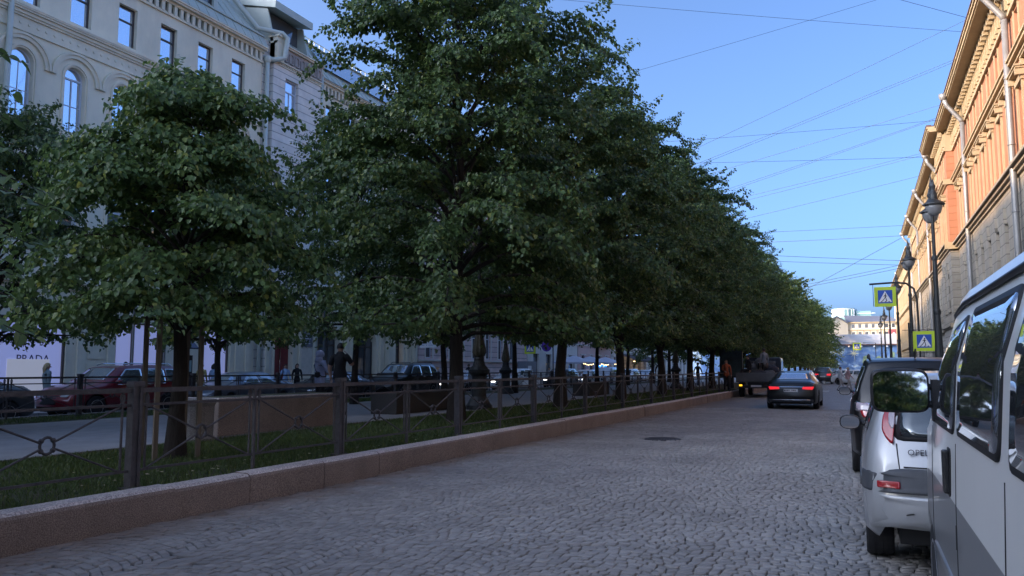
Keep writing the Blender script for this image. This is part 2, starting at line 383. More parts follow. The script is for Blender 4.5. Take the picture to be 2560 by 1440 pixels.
tag(MB().box(-10.75, -10.67, -14, 150, .1, KT - .01).build("path_edging", M['granite_grey']), kind="structure")
# grass
def grass(x0, x1, y0, y1, dens, hh, seed):
    r = np.random.default_rng(seed); n = int((x1 - x0) * (y1 - y0) * dens)
    x = r.uniform(x0, x1, n); y = r.uniform(y0, y1, n)
    # bare patches
    k = np.sin(x * 2.3 + y * 1.1) * np.sin(y * 1.7 - x) + r.normal(0, .5, n) > -.75; x, y = x[k], y[k]; n = len(x)
    a = r.uniform(0, 2 * pi, n); h = hh * r.uniform(.5, 1.35, n); w = r.uniform(.002, .005, n) * (1 + y / 14)
    l = r.uniform(.2, .9, n) * h; b = r.uniform(0, 2 * pi, n); z = KT - .035
    P0 = np.stack([x - cos_(a) * w, y - sin_(a) * w, np.full(n, z)], 1); P1 = np.stack([x + cos_(a) * w, y + sin_(a) * w, np.full(n, z)], 1)
    P2 = np.stack([x + cos_(b) * l, y + sin_(b) * l, z + h], 1)
    return np.stack([P0, P1, P2], 1).reshape(-1, 3), np.arange(n * 3).reshape(-1, 3)
cos_, sin_ = np.cos, np.sin
gs = [grass(-10.6, -6.9, 3.5, 13, 1700, .055, 1), grass(-10.6, -6.9, 13, 26, 800, .06, 2), grass(-10.6, -6.9, 26, 50, 260, .06, 3), grass(-19.5, -17.7, 10, 30, 500, .07, 4)]
vv = []; ff = []; o_ = 0
for a, b in gs: vv.append(a); ff.append(b + o_); o_ += len(a)
tag(npmesh("grass", np.concatenate(vv), np.concatenate(ff), M['grass']), kind="stuff")
# fallen leaves and scraps
r = random.Random(3); lb = MB()
for i in range(520):
    if i < 400: x = -6.95 - abs(r.gauss(0, 1.2)); y = r.uniform(4.5, 26); z = KT + .012
    else: x = KX + abs(r.gauss(0, .35)) + .03; y = r.uniform(5, 45); z = .012
    if x < -10.6: continue
    a = r.uniform(0, 6.28); s = r.uniform(.012, .03); t = r.uniform(-.3, .5) * s
    lb.add([(x + cos(a) * s, y + sin(a) * s, z), (x + cos(a + 1.6) * s * .6, y + sin(a + 1.6) * s * .6, z + t), (x - cos(a) * s, y - sin(a) * s, z + .004), (x + cos(a - 1.6) * s * .6, y + sin(a - 1.6) * s * .6, z)], [(0, 1, 2, 3)])
tag(lb.build("litter", mat("dry_leaf", (.34, .30, .20), .8, island=.5)), kind="stuff")
# manhole
mh = empty("manhole_cover", (-4.14, 18.43, 0), 0, "round cast-iron manhole cover set in the cobbled road", "manhole cover")
MB().lathe([(.40, -.02), (.40, .004), (.36, .012), (.33, .012), (.33, -.01), (.33, -.02)], n=40).build("rim", M['iron'], mh)
g = MB().lathe([(.325, -.02), (.325, .008), (.0, .010)], n=40)
for i in range(-5, 6):
    for j in range(-5, 6):
        if (i * .055) ** 2 + (j * .055) ** 2 < .085: g.box(i * .055 - .014, i * .055 + .014, j * .055 - .014, j * .055 + .014, .008, .016)
g.build("lid", M['iron'], mh)

# ================= FACADES =================
class Facade:
    """maps (s along street, d out of the wall towards the street, z) to the world"""
    def __init__(s, x, sign): s.x = x; s.g = sign
    def __call__(s, u, z, d): return (s.x + s.g * d, u, z)
    def box(s, mb, u0, u1, z0, z1, d0, d1): return mb.box(s.x + s.g * d0, s.x + s.g * d1, u0, u1, z0, z1)
    def wall(s, mb, u0, u1, z0, z1, ops, rev=.28):
        """wall face with real openings; ops: (ua,ub,za,zb,arch)"""
        ops = sorted(ops); cur = u0
        q = lambda a, b, c, d: mb.quad(s(*a, 0), s(*b, 0), s(*c, 0), s(*d, 0))
        for (a, b, za, zb, arch) in ops:
            if a > cur: q((cur, z0), (a, z0), (a, z1), (cur, z1))
            if za > z0: q((a, z0), (b, z0), (b, za), (a, za))
            rr = (b - a) / 2; c = (a + b) / 2
            if arch:
                n = 14; zs = zb - rr
                arc = [(c - rr * cos(pi * k / n), zs + rr * sin(pi * k / n)) for k in range(n + 1)]
                for k in range(n): q(arc[k], arc[k + 1], (arc[k + 1][0], z1), (arc[k][0], z1))
                out = [(a, za)] + arc + [(b, za)]
            else:
                if zb < z1: q((a, zb), (b, zb), (b, z1), (a, z1))
                out = [(a, za), (a, zb), (b, zb), (b, za)]
            for k in range(len(out)):
                p, p2 = out[k], out[(k + 1) % len(out)]
                mb.quad(s(*p, 0), s(*p2, 0), s(*p2, -rev), s(*p, -rev))
            cur = b
        if cur < u1: q((cur, z0), (u1, z0), (u1, z1), (cur, z1))
WCACHE = {}
def window(parent, fc, uc, za, w_, h_, arch, style, pane, rev=.2, pane_label=None):
    """frame (part) and pane (sub-part), shared meshes, placed in the opening"""
    key = (w_, h_, arch, style, pane, fc.g)
    if key not in WCACHE:
        fm = MB(); t = .05 if style[0] != 'w' else .06; g = fc.g; hs = h_ - (w_ / 2 if arch else 0)
        def bx(u0, u1, z0, z1, d=.05): fm.box(0, g * d, u0, u1, z0, z1)
        bx(-w_ / 2, -w_ / 2 + t, 0, hs); bx(w_ / 2 - t, w_ / 2, 0, hs); bx(-w_ / 2 + t, w_ / 2 - t, 0, t)
        if arch:
            n = 14; R = w_ / 2
            for k in range(n):
                a0, a1 = pi * k / n, pi * (k + 1) / n
                pts = [(-R * cos(a0), hs + R * sin(a0)), (-R * cos(a1), hs + R * sin(a1)), (-(R - t) * cos(a1), hs + (R - t) * sin(a1)), (-(R - t) * cos(a0), hs + (R - t) * sin(a0))]
                fm.prism(pts, lambda u, v, d: (g * d, u, v), 0, .05)
            bx(-w_ / 2 + t, w_ / 2 - t, hs - .03, hs + .03, .045); bx(-.015, .015, t, hs - .03, .04)
            bx(-w_ / 2 + t, -.015, hs * .5 - .012, hs * .5 + .012, .035); bx(.015, w_ / 2 - t, hs * .5 - .012, hs * .5 + .012, .035)
        else:
            bx(-w_ / 2 + t, w_ / 2 - t, h_ - t, h_)
            zt = h_ * .64; bx(-w_ / 2 + t, w_ / 2 - t, zt - .035, zt + .035, .045)
            if style in ('wc', 'bc'): bx(-.02, .02, t, zt - .035, .04)
        ms = bpy.data.meshes.new("f"); ob = fm.build("window", M['brown'] if style[0] == 'b' else M['wframe']); fme = ob.data; bpy.data.objects.remove(ob)
        pm = MB()
        if arch:
            n = 14; R = w_ / 2 - .01
            pm.add([(0.012 * g, -R, .01), (0.012 * g, R, .01)] + [(0.012 * g, R * cos(pi * k / n), hs + R * sin(pi * k / n)) for k in range(n + 1)], [tuple(range(n + 3))])
        else: pm.quad((.012 * g, -w_ / 2 + .01, .01), (.012 * g, w_ / 2 - .01, .01), (.012 * g, w_ / 2 - .01, h_ - .01), (.012 * g, -w_ / 2 + .01, h_ - .01))
        ob = pm.build("pane", M[pane]); pme = ob.data; bpy.data.objects.remove(ob)
        WCACHE[key] = (fme, pme)
    fme, pme = WCACHE[key]
    o = mkobj("window", fme, parent); o.location = fc(uc, za, -rev)
    p = mkobj("pane", pme, o)
    p.rotation_euler = (0, random.Random(int(uc * 77 + za * 13)).uniform(-.012, .012), random.Random(int(uc * 7)).uniform(-.01, .01))
    return o
def rwin(parent, fc, us, za, w_, h_, arch, style, pane, rev=.2): return [window(parent, fc, u, za, w_, h_, arch, style, pane, rev) for u in us]
def cornice(mb, fc, u0, u1, z0, prof):
    """prof: list of (z offset, projection) steps stacked upward"""
    z = z0
    for h, d in prof: fc.box(mb, u0, u1, z, z + h, -.02, d); z += h
def archivolt(mb, fc, uc, zs, r0, r1, d0, d1, n=18, leg=0):
    for k in range(n):
        a0, a1 = pi * k / n, pi * (k + 1) / n
        pts = [(uc - r * cos(a), zs + r * sin(a)) for r, a in ((r1, a0), (r1, a1), (r0, a1), (r0, a0))]
        mb.prism(pts, lambda u, v, d: fc(u, v, d), d0, d1)
    if leg:
        for sg in (-1, 1): fc.box(mb, uc + sg * r0, uc + sg * r1, zs - leg, zs, d0, d1)
def text(body, size, loc, rot, m, parent, name="lettering", ext=.004, align='CENTER'):
    c = bpy.data.curves.new(name, 'FONT'); c.body = body; c.size = size; c.extrude = ext; c.align_x = align; c.resolution_u = 2
    o = bpy.data.objects.new(name, c); COL.objects.link(o); c.materials.append(m); o.location = loc; o.rotation_euler = rot
    dg = bpy.context.evaluated_depsgraph_get(); dg.update(); me = bpy.data.meshes.new_from_object(o.evaluated_get(dg)); bpy.data.objects.remove(o)
    o = bpy.data.objects.new(name, me); COL.objects.link(o); o.location = loc; o.rotation_euler = rot; o.parent = parent; return o
RL = (pi / 2, 0, pi / 2)     # text on a left-hand facade facing +X
RC = (pi / 2, 0, 0)          # text facing the camera (-Y)

# ---------- left: cream building with arched windows ----------
LX = -28.0
A = empty("cream_building", (0, 0, 0), 0, "cream four-storey building with arched third-floor windows and boarded shopfronts", "building")
fc = Facade(LX, 1); wl = MB(); tr = MB()
U0, U1 = 2.0, 32.9
SP = 2.235; cs = [22.12 + SP * k for k in range(-8, 5)]; cs = [c for c in cs if U0 + 1 < c < U1 - .6]
tops = [c + .1 for c in cs]
# top storey
fc.wall(wl, U0, U1, 14.95, 17.4, [(c - .47, c + .47, 15.12, 16.85, 0) for c in tops])
rwin(A, fc, tops, 15.12, .94, 1.73, 0, 'b', 'gl_sky', .22)
# arcade storey
fc.wall(wl, U0, U1, 10.55, 14.0, [(c - .46, c + .46, 10.75, 13.35, 1) for c in cs])
rwin(A, fc, cs, 10.75, .92, 2.60, 1, 'w', 'gl_sky', .24)
for c in cs:
    archivolt(tr, fc, c, 12.89, .52, .60, 0, .05, leg=2.1)
    archivolt(tr, fc, c, 12.80, .88, 1.02, .0, .09); archivolt(tr, fc, c, 12.80, 1.02, 1.11, 0, .14)
fc.box(tr, U0, U1, 14.0, 14.5, 0, .03)
cornice(tr, fc, U0, U1, 14.5, [(.08, .10), (.12, .16), (.07, .24), (.06, .28), (.05, .30)])
fc.box(tr, U0, U1, 13.96, 14.02, 0, .08)
dots = MB()
for k in range(90):
    u = U0 + .35 * k + .2
    if u < U1: dots.lathe([(.06, 0), (.05, .03), (.02, .035)], c=(LX + .03, u, 14.26), n=8, axis='x')
dots.build("boss", M['creamtrim'], A)["kind"] = "stuff"
# belt under the arcade
cornice(tr, fc, U0, U1, 10.05, [(.12, .08), (.14, .18), (.10, .30), (.06, .34), (.08, .30)])
# second storey windows (mostly behind the trees)
fc.wall(wl, U0, U1, 4.9, 10.05, [(c - .5, c + .5, 6.3, 8.9, 0) for c in cs])
rwin(A, fc, cs, 6.3, 1.0, 2.6, 0, 'w', 'gl_sky', .22)
for c in cs:
    fc.box(tr, c - .62, c - .5, 6.2, 9.0, 0, .06); fc.box(tr, c + .5, c + .62, 6.2, 9.0, 0, .06); fc.box(tr, c - .75, c + .75, 9.0, 9.2, 0, .16)
cornice(tr, fc, U0, U1, 4.6, [(.12, .1), (.1, .22), (.1, .3)])
# ground floor
shops = [(10.8, 13.2), (14.2, 16.6), (17.6, 22.28), (24.55, 27.1), (29.3, 31.1)]
fc.wall(wl, U0, U1, 0.15, 4.6, [(a, b, .5, 3.48, 0) for a, b in shops], .12)
wl.build("wall", M['cream'], A)
for i, (a, b) in enumerate(shops):
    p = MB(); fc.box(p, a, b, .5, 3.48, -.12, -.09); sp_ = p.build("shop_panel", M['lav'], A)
    q = MB()
    for u in (a, b - .07): fc.box(q, u, u + .07, .5, 3.48, -.09, .0)
    fc.box(q, a + .07, b - .07, 3.41, 3.48, -.09, .0)
    if i == 3: fc.box(q, 25.42, 25.50, .5, 3.41, -.09, 0)
    q.build("frame", M['brown'], sp_)
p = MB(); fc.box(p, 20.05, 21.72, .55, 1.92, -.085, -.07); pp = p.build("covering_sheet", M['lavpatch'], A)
text("PRADA", .42, (LX - .078, 21.05, 1.79), RL, M['navy'], A, "lettering")
# pilasters and panelled pier between shops
fc.box(tr, 22.3, 24.5, .15, 4.4, 0, .05); fc.box(tr, 22.75, 23.1, .15, 4.4, .05, .12); fc.box(tr, 24.15, 24.5, .15, 4.4, .05, .12)
fc.box(tr, 23.25, 24.05, .6, 1.75, .05, .08); fc.box(tr, 23.25, 24.05, 1.95, 3.3, .05, .08)
fc.box(tr, 27.2, 29.2, .15, 4.4, 0, .05); fc.box(tr, 31.2, 32.7, .15, 4.4, 0, .06); fc.box(tr, 31.5, 31.8, .15, 4.4, .06, .13); fc.box(tr, 32.2, 32.5, .15, 4.4, .06, .13)
# dentil frieze + cornice
fc.box(tr, U0, U1, 17.34, 17.42, 0, .10)
k = U0
while k < U1 - .3: fc.box(tr, k, k + .17, 17.42, 17.86, 0, .12); k += .36
fc.box(tr, U0, U1, 17.42, 17.5, .0, .04)
cornice(tr, fc, U0, U1, 17.86, [(.1, .16), (.08, .34), (.07, .40)])
tr.build("trim", M['creamtrim'], A)
rf = MB()
def slope(mb, x0, z0, x1, z1, u0, u1, seam=.62, th=.03):
    mb.quad((x0, u0, z0), (x0, u1, z0), (x1, u1, z1), (x1, u0, z1))
    nx, nz = -(z1 - z0), (x1 - x0); l = sqrt(nx * nx + nz * nz); nx, nz = -nx / l * th, -nz / l * th
    if nz < 0: nx, nz = -nx, -nz
    u = u0 + seam
    while u < u1:
        mb.add([(x0, u - .012, z0), (x1, u - .012, z1), (x1 + nx, u - .012, z1 + nz), (x0 + nx, u - .012, z0 + nz), (x0, u + .012, z0), (x1, u + .012, z1), (x1 + nx, u + .012, z1 + nz), (x0 + nx, u + .012, z0 + nz)],
               [(0, 1, 2, 3), (4, 5, 6, 7), (3, 2, 6, 7), (0, 3, 7, 4), (1, 2, 6, 5)]); u += seam
slope(rf, LX + .40, 18.12, LX + .05, 18.72, U0, U1)
rf.box(LX + .02, LX + .14, U0, U1, 18.72, 18.80)
slope(rf, LX - .1, 18.8, LX - 2.6, 22.0, U0, U1)
rf.box(LX - 12, LX - 2.6, U0, U1, 21.2, 22.0); rf.box(LX - 12, LX - .6, U0, U1, 17.45, 18.0)
R_ = rf.build("roof", M['zinc'], A)
for c in (10.6, 16.3, 22.0, 28.3):
    d = MB(); d.box(LX - 1.2, LX - .15, c - 1.5, c + 1.5, 20.9, 21.15)
    d.add([(LX - .2, c - 1.5, 18.8), (LX - .2, c - 1.25, 18.8), (LX - .2, c - 1.25, 20.9), (LX - .2, c - 1.5, 20.9), (LX - 2.4, c - 1.5, 20.9), (LX - 2.4, c - 1.25, 20.9), (LX - 2.4, c - 1.5, 18.8), (LX - 2.4, c - 1.25, 18.8)], [(0, 1, 2, 3), (0, 3, 4, 6), (1, 2, 5, 7)])
    d.add([(LX - .2, c + 1.25, 18.8), (LX - .2, c + 1.5, 18.8), (LX - .2, c + 1.5, 20.9), (LX - .2, c + 1.25, 20.9), (LX - 2.4, c + 1.25, 20.9), (LX - 2.4, c + 1.5, 20.9), (LX - 2.4, c + 1.25, 18.8), (LX - 2.4, c + 1.5, 18.8)], [(0, 1, 2, 3), (0, 3, 4, 6), (1, 2, 5, 7)])
    dd = d.build("dormer", M['zinc'], A)
    g_ = MB(); g_.box(LX - .42, LX - .4, c - 1.25, c + 1.25, 18.8, 20.9); g_.build("pane", M['gl_dark'], dd)
    g_ = MB()
    for u in (-1.25, -.42, .38, 1.2): g_.box(LX - .4, LX - .34, c + u, c + u + .06, 18.8, 20.9)
    g_.box(LX - .4, LX - .35, c - 1.2, c + 1.2, 19.5, 19.56); g_.build("frame", M['brown'], dd)
def pipe(parent, pts, r=.1, m=None, n=10):
    o = MB(); o.tube(pts, r, n); return o.build("downpipe", m or M['pipe'], parent, smooth=True)
pipe(A, [(LX + .2, 19.2, z) for z in (.3, 5, 10, 14, 17.9)], .1)
pp_ = MB(); pp_.tube([(LX + .22, 33.05, z) for z in (.3, 6, 12, 17.45)], .11, 12); pp_.lathe([(.11, 0), (.13, .02), (.19, .12), (.19, .32), (.15, .36)], c=(LX + .22, 33.05, 17.4), n=14)
pp_.build("downpipe", M['pipe'], A, smooth=True)

def core(parent, x0, x1, y0, y1, z1, m=None):
    MB().box(x0, x1, y0, y1, -.05, z1).build("rear_block", m or M['cream'], parent)
core(A, LX - 12, LX - 1.0, U0 + .03, U1 - .03, 17.9)
core(A, LX - 12, LX - 2.7, U0 + .05, U1 - .05, 21.1, M['zinc'])
# ---------- left: striped bay ----------
B = empty("striped_bay_building", (0, 0, 0), 0, "narrow projecting bay with striped stonework, arched niche frieze and red street door", "building")
fb = Facade(LX + .35, 1); wl = MB(); tr = MB(); BU0, BU1 = 33.35, 37.45; core(B, LX - 12, LX - .9, BU0 - .4, BU1 + .02, 18.6); core(B, LX - 12, LX - 1.9, BU0 - .35, BU1 + .01, 20.4, M["zinc"])
fb.wall(wl, BU0, BU1, 4.7, 17.55, [(34.35, 35.45, 15.2, 17.0, 0)])
wl.box(LX - 6, LX + .35, BU0, BU0 + .02, .15, 18.6); wl.box(LX - 6, LX + .35, BU1 - .02, BU1, .15, 18.6)
wl.box(LX - 1, LX + .02, 32.91, 33.34, .15, 18.7); wl.build("wall", M['stripe'], B)
window(B, fb, 34.9, 15.2, 1.1, 1.8, 0, 'wc', 'gl_sky', .22); window(B, Facade(LX + .38, 1), 36.9, 12.6, .01, .01, 0, 'w', 'gl_sky', 0)
w3 = MB(); fb.box(w3, BU0, BU1, 17.75, 18.55, 0, .06)
cornice(tr, fb, BU0, BU1, 17.5, [(.05, .06), (.12, .02), (.06, .14)])
k = BU0 + .05
while k < BU1 - .1: fb.box(tr, k, k + .06, 17.57, 17.66, 0, .08); k += .13
for k in range(8):
    u = BU0 + .35 + k * .49; archivolt(w3, fb, u, 18.22, .13, .2, .06, .13, 8, leg=.36); fb.box(w3, u - .1, u + .1, 17.8, 17.86, .06, .2)
w3.build("frieze", mat("weathered_frieze", (.42, .37, .34), .95, var=.2, scale=4, dirt=.4, bump=.6), B)
cornice(tr, fb, BU0, BU1, 18.55, [(.08, .2), (.06, .28)])
# parapet block at the corner
tr.box(LX + .1, LX + .6, 33.35, 33.9, 17.6, 18.9); tr.box(LX, LX + .7, 33.3, 33.95, 18.9, 19.0)
tr.build("trim", M['creamtrim'], B)
rf = MB(); slope(rf, LX + .1, 18.75, LX - 1.7, 21.0, BU0, BU1 + .1, .6); rf.box(LX - 10, LX - 1.7, BU0, BU1, 20.0, 21.0)
for u in (BU0, 36.3): # dormer cheeks
    rf.add([(LX + .3, u, 18.7), (LX - .15, u, 20.55), (LX - 2.2, u, 21), (LX - 1.9, u, 18.7), (LX + .3, u + .1, 18.7), (LX - .15, u + .1, 20.55), (LX - 2.2, u + .1, 21), (LX - 1.9, u + .1, 18.7)], [(0, 1, 2, 3), (4, 5, 6, 7), (0, 1, 5, 4), (1, 2, 6, 5)])
rf.add([(LX + .45, BU0 - .1, 20.45), (LX + .45, 36.45, 20.45), (LX - 2.4, 36.45, 21.15), (LX - 2.4, BU0 - .1, 21.15), (LX + .45, BU0 - .1, 20.85), (LX + .45, 36.45, 20.85), (LX - 2.4, 36.45, 21.55), (LX - 2.4, BU0 - .1, 21.55)], [(0, 1, 2, 3), (4, 5, 6, 7), (0, 1, 5, 4), (1, 2, 6, 5), (0, 3, 7, 4)])
rf.build("roof", M['zinc'], B)
g_ = MB(); g_.box(LX - .5, LX - .48, BU0 + .1, 36.3, 18.7, 20.6); g_.build("dormer_window", M['gl_dark'], B)
pp_ = MB(); pp_.tube([(LX + .3, 37.6, z) for z in (.3, 6, 12, 18.2)], .1, 10); pp_.tube([(LX + .3, 37.6, 18.2), (LX + .25, 37.5, 18.6), (LX - .4, 37.2, 19.4), (LX - 1.6, 36.6, 21.1)], .13, 10)
pp_.lathe([(.13, 0), (.2, .08), (.2, .26), (.12, .3)], c=(LX - 1.6, 36.6, 21.05), n=12); pp_.build("downpipe", M['pipe'], B, smooth=True)
pp_ = MB(); pp_.tube([(LX - 1.9, 30.9, 21.6), (LX - 1.0, 31.9, 20.5), (LX - .2, 32.7, 19.2), (LX + .7, 33.6, 19.1), (LX + .85, 33.8, 18.9), (LX + .8, 33.7, 17.8), (LX + .5, 33.3, 17.6), (LX + .25, 33.06, 17.62)], .13, 10)
pp_.build("downpipe", M['pipe'], B, smooth=True)
# ground floor of the bay
wl = MB(); fb.wall(wl, BU0, BU1, .15, 4.7, [(34.0, 35.45, .2, 3.95, 0)], .3); wl.build("wall", M['cream'], B)
tr = MB()
for a, b in ((33.35, 33.6), (33.85, 34.0), (35.45, 35.7), (36.0, 36.2), (37.2, 37.42)): fb.box(tr, a, b, .15, 4.5, 0, .08)
cornice(tr, fb, BU0, BU1, 4.55, [(.1, .1), (.1, .25)]); fb.box(tr, 36.2, 37.2, .15, 1.2, 0, .1)
tr.build("trim", M['creamtrim'], B)
for a_ in ((33.62, 33.83, 1.0, 4.3), (36.22, 37.18, 1.25, 4.4)): rl = MB(); fb.box(rl, *a_, 0, .05); rl.build("relief_panel", M['relief'], B)
dr = MB(); fb.box(dr, 34.0, 35.45, .2, 2.95, -.28, -.22); fb.box(dr, 34.02, 35.43, 2.95, 3.3, -.28, -.17)
for a in (34.08, 34.78):
    for z0, z1 in ((.35, 1.3), (1.45, 2.8)): fb.box(dr, a, a + .58, z0, z1, -.22, -.19)
D_ = dr.build("door", M['reddoor'], B); g_ = MB(); fb.box(g_, 34.1, 35.35, 3.32, 3.92, -.28, -.24); g_.build("fanlight", M['gl_dark'], D_)
g_ = MB(); fb.box(g_, 34.72, 34.76, .2, 3.9, -.2, -.17); fb.box(g_, 35.0, 35.16, 1.42, 1.47, -.19, -.17); g_.build("handle", M['chrome'], D_)
pq = MB(); fb.box(pq, 36.28, 37.12, 2.75, 4.15, .05, .09); pl_ = pq.build("plaque", mat("grey_plaque", (.16, .17, .20), .5), B)
rr = random.Random(4); tx = MB()
for k in range(9):
    z = 4.0 - k * .13; w_ = rr.uniform(.12, .28)
    if k == 2: continue
    for s_ in range(int(w_ * 2 / .05)):
        if rr.random() < .85: fb.box(tx, 36.7 - w_ + s_ * .05, 36.7 - w_ + s_ * .05 + .035, z - (.035 if k < 6 else .05), z, .09, .093)
tx.build("lettering", M['signw'], pl_)

# ---------- left: second cream section with dark shop arches ----------
C_ = empty("cream_shop_building", (0, 0, 0), 0, "cream building with fluted pilasters and dark glazed shop arches, right of the striped bay", "building")
fc = Facade(LX, 1); wl = MB(); tr = MB(); CU0, CU1 = 37.5, 49.5; core(C_, LX - 12, LX - 1.2, CU0, CU1 - .02, 18); core(C_, LX - 9, LX - 1.5, CU0, CU1 - .02, 20.1, M["zinc"])
cs2 = [38.9 + 2.25 * k for k in range(5)]
for (z0, z1, a, b, ar, st) in ((4.9, 10.05, 6.3, 8.9, 0, 'w'), (10.05, 14.95, 10.75, 13.35, 1, 'w'), (14.95, 17.4, 15.12, 16.85, 0, 'b')):
    fc.wall(wl, CU0, CU1, z0, z1, [(c - .47, c + .47, a, b, ar) for c in cs2]); rwin(C_, fc, cs2, a, .94, b - a, ar, st, 'gl_sky', .22)
fc.wall(wl, CU0, CU1, .15, 4.9, [(37.95, 40.3, .3, 4.2, 1), (41.9, 44.3, .3, 4.2, 1), (46.6, 47.6, .9, 3.9, 0)], .4)
wl.build("wall", M['cream'], C_)
for a, b, z in ((37.95, 40.3, 4.2), (41.9, 44.3, 4.2), (46.6, 47.6, 3.9)):
    g_ = MB(); fc.box(g_, a - .02, b + .02, .3, z + .02, -.42, -.40); sw = g_.build("shop_window", M['gl_dark'], C_)
    g_ = MB(); n_ = int((b - a) / .75)
    for k in range(n_ + 1): u = a + (b - a) * k / max(n_, 1); fc.box(g_, u - .03, u + .03, .3, z - .3, -.4, -.34)
    fc.box(g_, a, b, 2.9, 2.98, -.4, -.35); g_.build("frame", M['brown'], sw)
    g_ = MB(); fc.box(g_, a + .15, a + .4, 2.6, 2.63, -.39, -.36); g_.build("lit_lamp", M['bulb'], sw)
for c in (40.9, 41.4, 44.8, 45.4, 48.1, 48.9):
    fc.box(tr, c - .2, c + .2, .15, 4.5, 0, .1)
    for j in range(4): fc.box(tr, c - .17 + j * .1, c - .12 + j * .1, 1.0, 3.6, .1, .13)
    fc.box(tr, c - .27, c + .27, 3.7, 3.85, 0, .2); fc.box(tr, c - .25, c + .25, .15, .9, 0, .16)
for z in (4.6, 10.05, 14.5, 17.86): cornice(tr, fc, CU0, CU1, z, [(.12, .12), (.1, .28), (.06, .34)])
k = CU0 + .2
while k < CU1 - .3: fc.box(tr, k, k + .17, 17.42, 17.86, 0, .12); k += .36
tr.build("trim", M['creamtrim'], C_)
rf = MB(); slope(rf, LX + .4, 18.14, LX - .1, 18.8, CU0, CU1); slope(rf, LX - .1, 18.8, LX - 1.4, 20.6, CU0, CU1, .9); rf.box(LX - 9, LX - 1.4, CU0, CU1, 19.8, 20.7); rf.box(LX - 2.2, LX - 1.3, CU0, CU1, 20.7, 20.75)
for k in range(24): rf.box(LX - 1.38, LX - 1.34, CU0 + k * .5, CU0 + k * .5 + .03, 20.7, 21.0)
rf.box(LX - 1.39, LX - 1.33, CU0, CU1, 21.0, 21.03)
rf.build("roof", M['zinc'], C_)
g_ = MB(); g_.add([(LX + .0, CU0 + .6, 18.95), (LX + .0, CU1 - 1, 18.95), (LX - .95, CU1 - 1, 20.3), (LX - .95, CU0 + .6, 20.3)], [(0, 1, 2, 3)]); g_.build("attic_glazing", M['gl_sky'], C_)

# ---------- the further left-hand houses ----------
def house(name, label, u0, u1, H, wallm, rows, pitch, ww, fx=LX, sign=1, trimm='white', pane='gl_sky', style='w', base=None, roof='zinc', depth=10, back=True, pedi=(), cap=100, rev=.2, gx=None):
    h = empty(name, (0, 0, 0), 0, label, "building"); f_ = Facade(fx, sign); core(h, f_(0, 0, -1.1)[0], f_(0, 0, -depth)[0], u0 + .03, u1 - .03, H - .1, M[wallm]); wl = MB(); tr = MB(); n = 0
    cs_ = []; u = u0 + pitch * .6
    while u < u1 - pitch * .4: cs_.append(u); u += pitch
    zprev = .15
    for i, (z0, z1, a, b, ar) in enumerate(rows):
        f_.wall(wl, u0, u1, z0, z1, [(c - ww / 2, c + ww / 2, a, b, ar) for c in cs_] if b else [], rev + .05)
        if b:
            for c in cs_:
                if n < cap: window(h, f_, c, a, ww, b - a, ar, style, pane, rev); n += 1
                f_.box(tr, c - ww / 2 - .12, c - ww / 2, a - .05, b + (.0 if not ar else -ww / 2), 0, .05); f_.box(tr, c + ww / 2, c + ww / 2 + .12, a - .05, b + (0 if not ar else -ww / 2), 0, .05)
                if i in pedi: f_.box(tr, c - ww / 2 - .22, c + ww / 2 + .22, b + .12, b + .24, 0, .24)
                else: f_.box(tr, c - ww / 2 - .14, c + ww / 2 + .14, b, b + .1, 0, .07)
        cornice(tr, f_, u0, u1, z1 - .12, [(.07, .1), (.07, .2)])
    cornice(tr, f_, u0, u1, H - .35, [(.12, .15), (.12, .35), (.1, .5)])
    wl.box(f_(0, 0, 0)[0], f_(0, 0, -depth)[0], u0, u0 + .02, .1, H); wl.box(f_(0, 0, 0)[0], f_(0, 0, -depth)[0], u1 - .02, u1, .1, H)
    wl.build("wall", M[wallm], h); tr.build("trim", M[trimm], h)
    rf = MB(); x0 = f_(0, 0, .45)[0]; x1 = f_(0, 0, -3)[0]; rf.quad((x0, u0, H + .0), (x0, u1, H + .0), (x1, u1, H + 1.3), (x1, u0, H + 1.3)); rf.box(x1, f_(0, 0, -depth)[0], u0, u1, H - .5, H + 1.3)
    rf.build("roof", M[roof], h); return h, f_
PK, fp = house("pink_building", "pink banded building with tall windows behind the cast-iron lamp bases", 49.6, 69.6, 16, 'pink', [(.15, 2.2, 0, 0, 0), (2.2, 5.6, 2.35, 4.9, 0), (5.6, 10, 6.4, 8.8, 0), (10, 14.5, 10.8, 13, 0)], 2.5, 1.0, pane='gl_dark')
b_ = MB()
for c in (52.3, 54.8, 59.8, 64.8): fp.box(b_, c - .3, c + .3, .7, 1.7, 0, .03)
b_.build("cellar_window", M['gl_dark'], PK); house("white_corner_building", "white-rendered building behind the blue crossing sign", 69.8, 84.2, 14, 'white', [(.15, 4.2, .5, 3.0, 0), (4.2, 8, 5, 7, 0), (8, 13.6, 9, 11, 0)], 3.4, 1.5, pane='gl_dark', style='b')
PB, f2 = house("pink_cafe_building", "pale pink building with a balcony above the parasol terrace", 84.4, 97, 13.5, 'pinkp', [(.15, 4.2, .4, 3.1, 1), (4.2, 8, 5, 7.4, 0), (8, 13, 9, 11.4, 0)], 3.0, 1.6, pane='gl_dark', style='b')
bl = MB(); f2.box(bl, 91, 95.5, 4.4, 4.6, 0, 1.1)
for k in range(24): f2.box(bl, 91 + k * .19, 91.04 + k * .19, 4.6, 5.6, 1.05, 1.09)
f2.box(bl, 91, 95.5, 5.6, 5.66, 1.02, 1.12); bl.build("balcony", M['ironD'], PB)
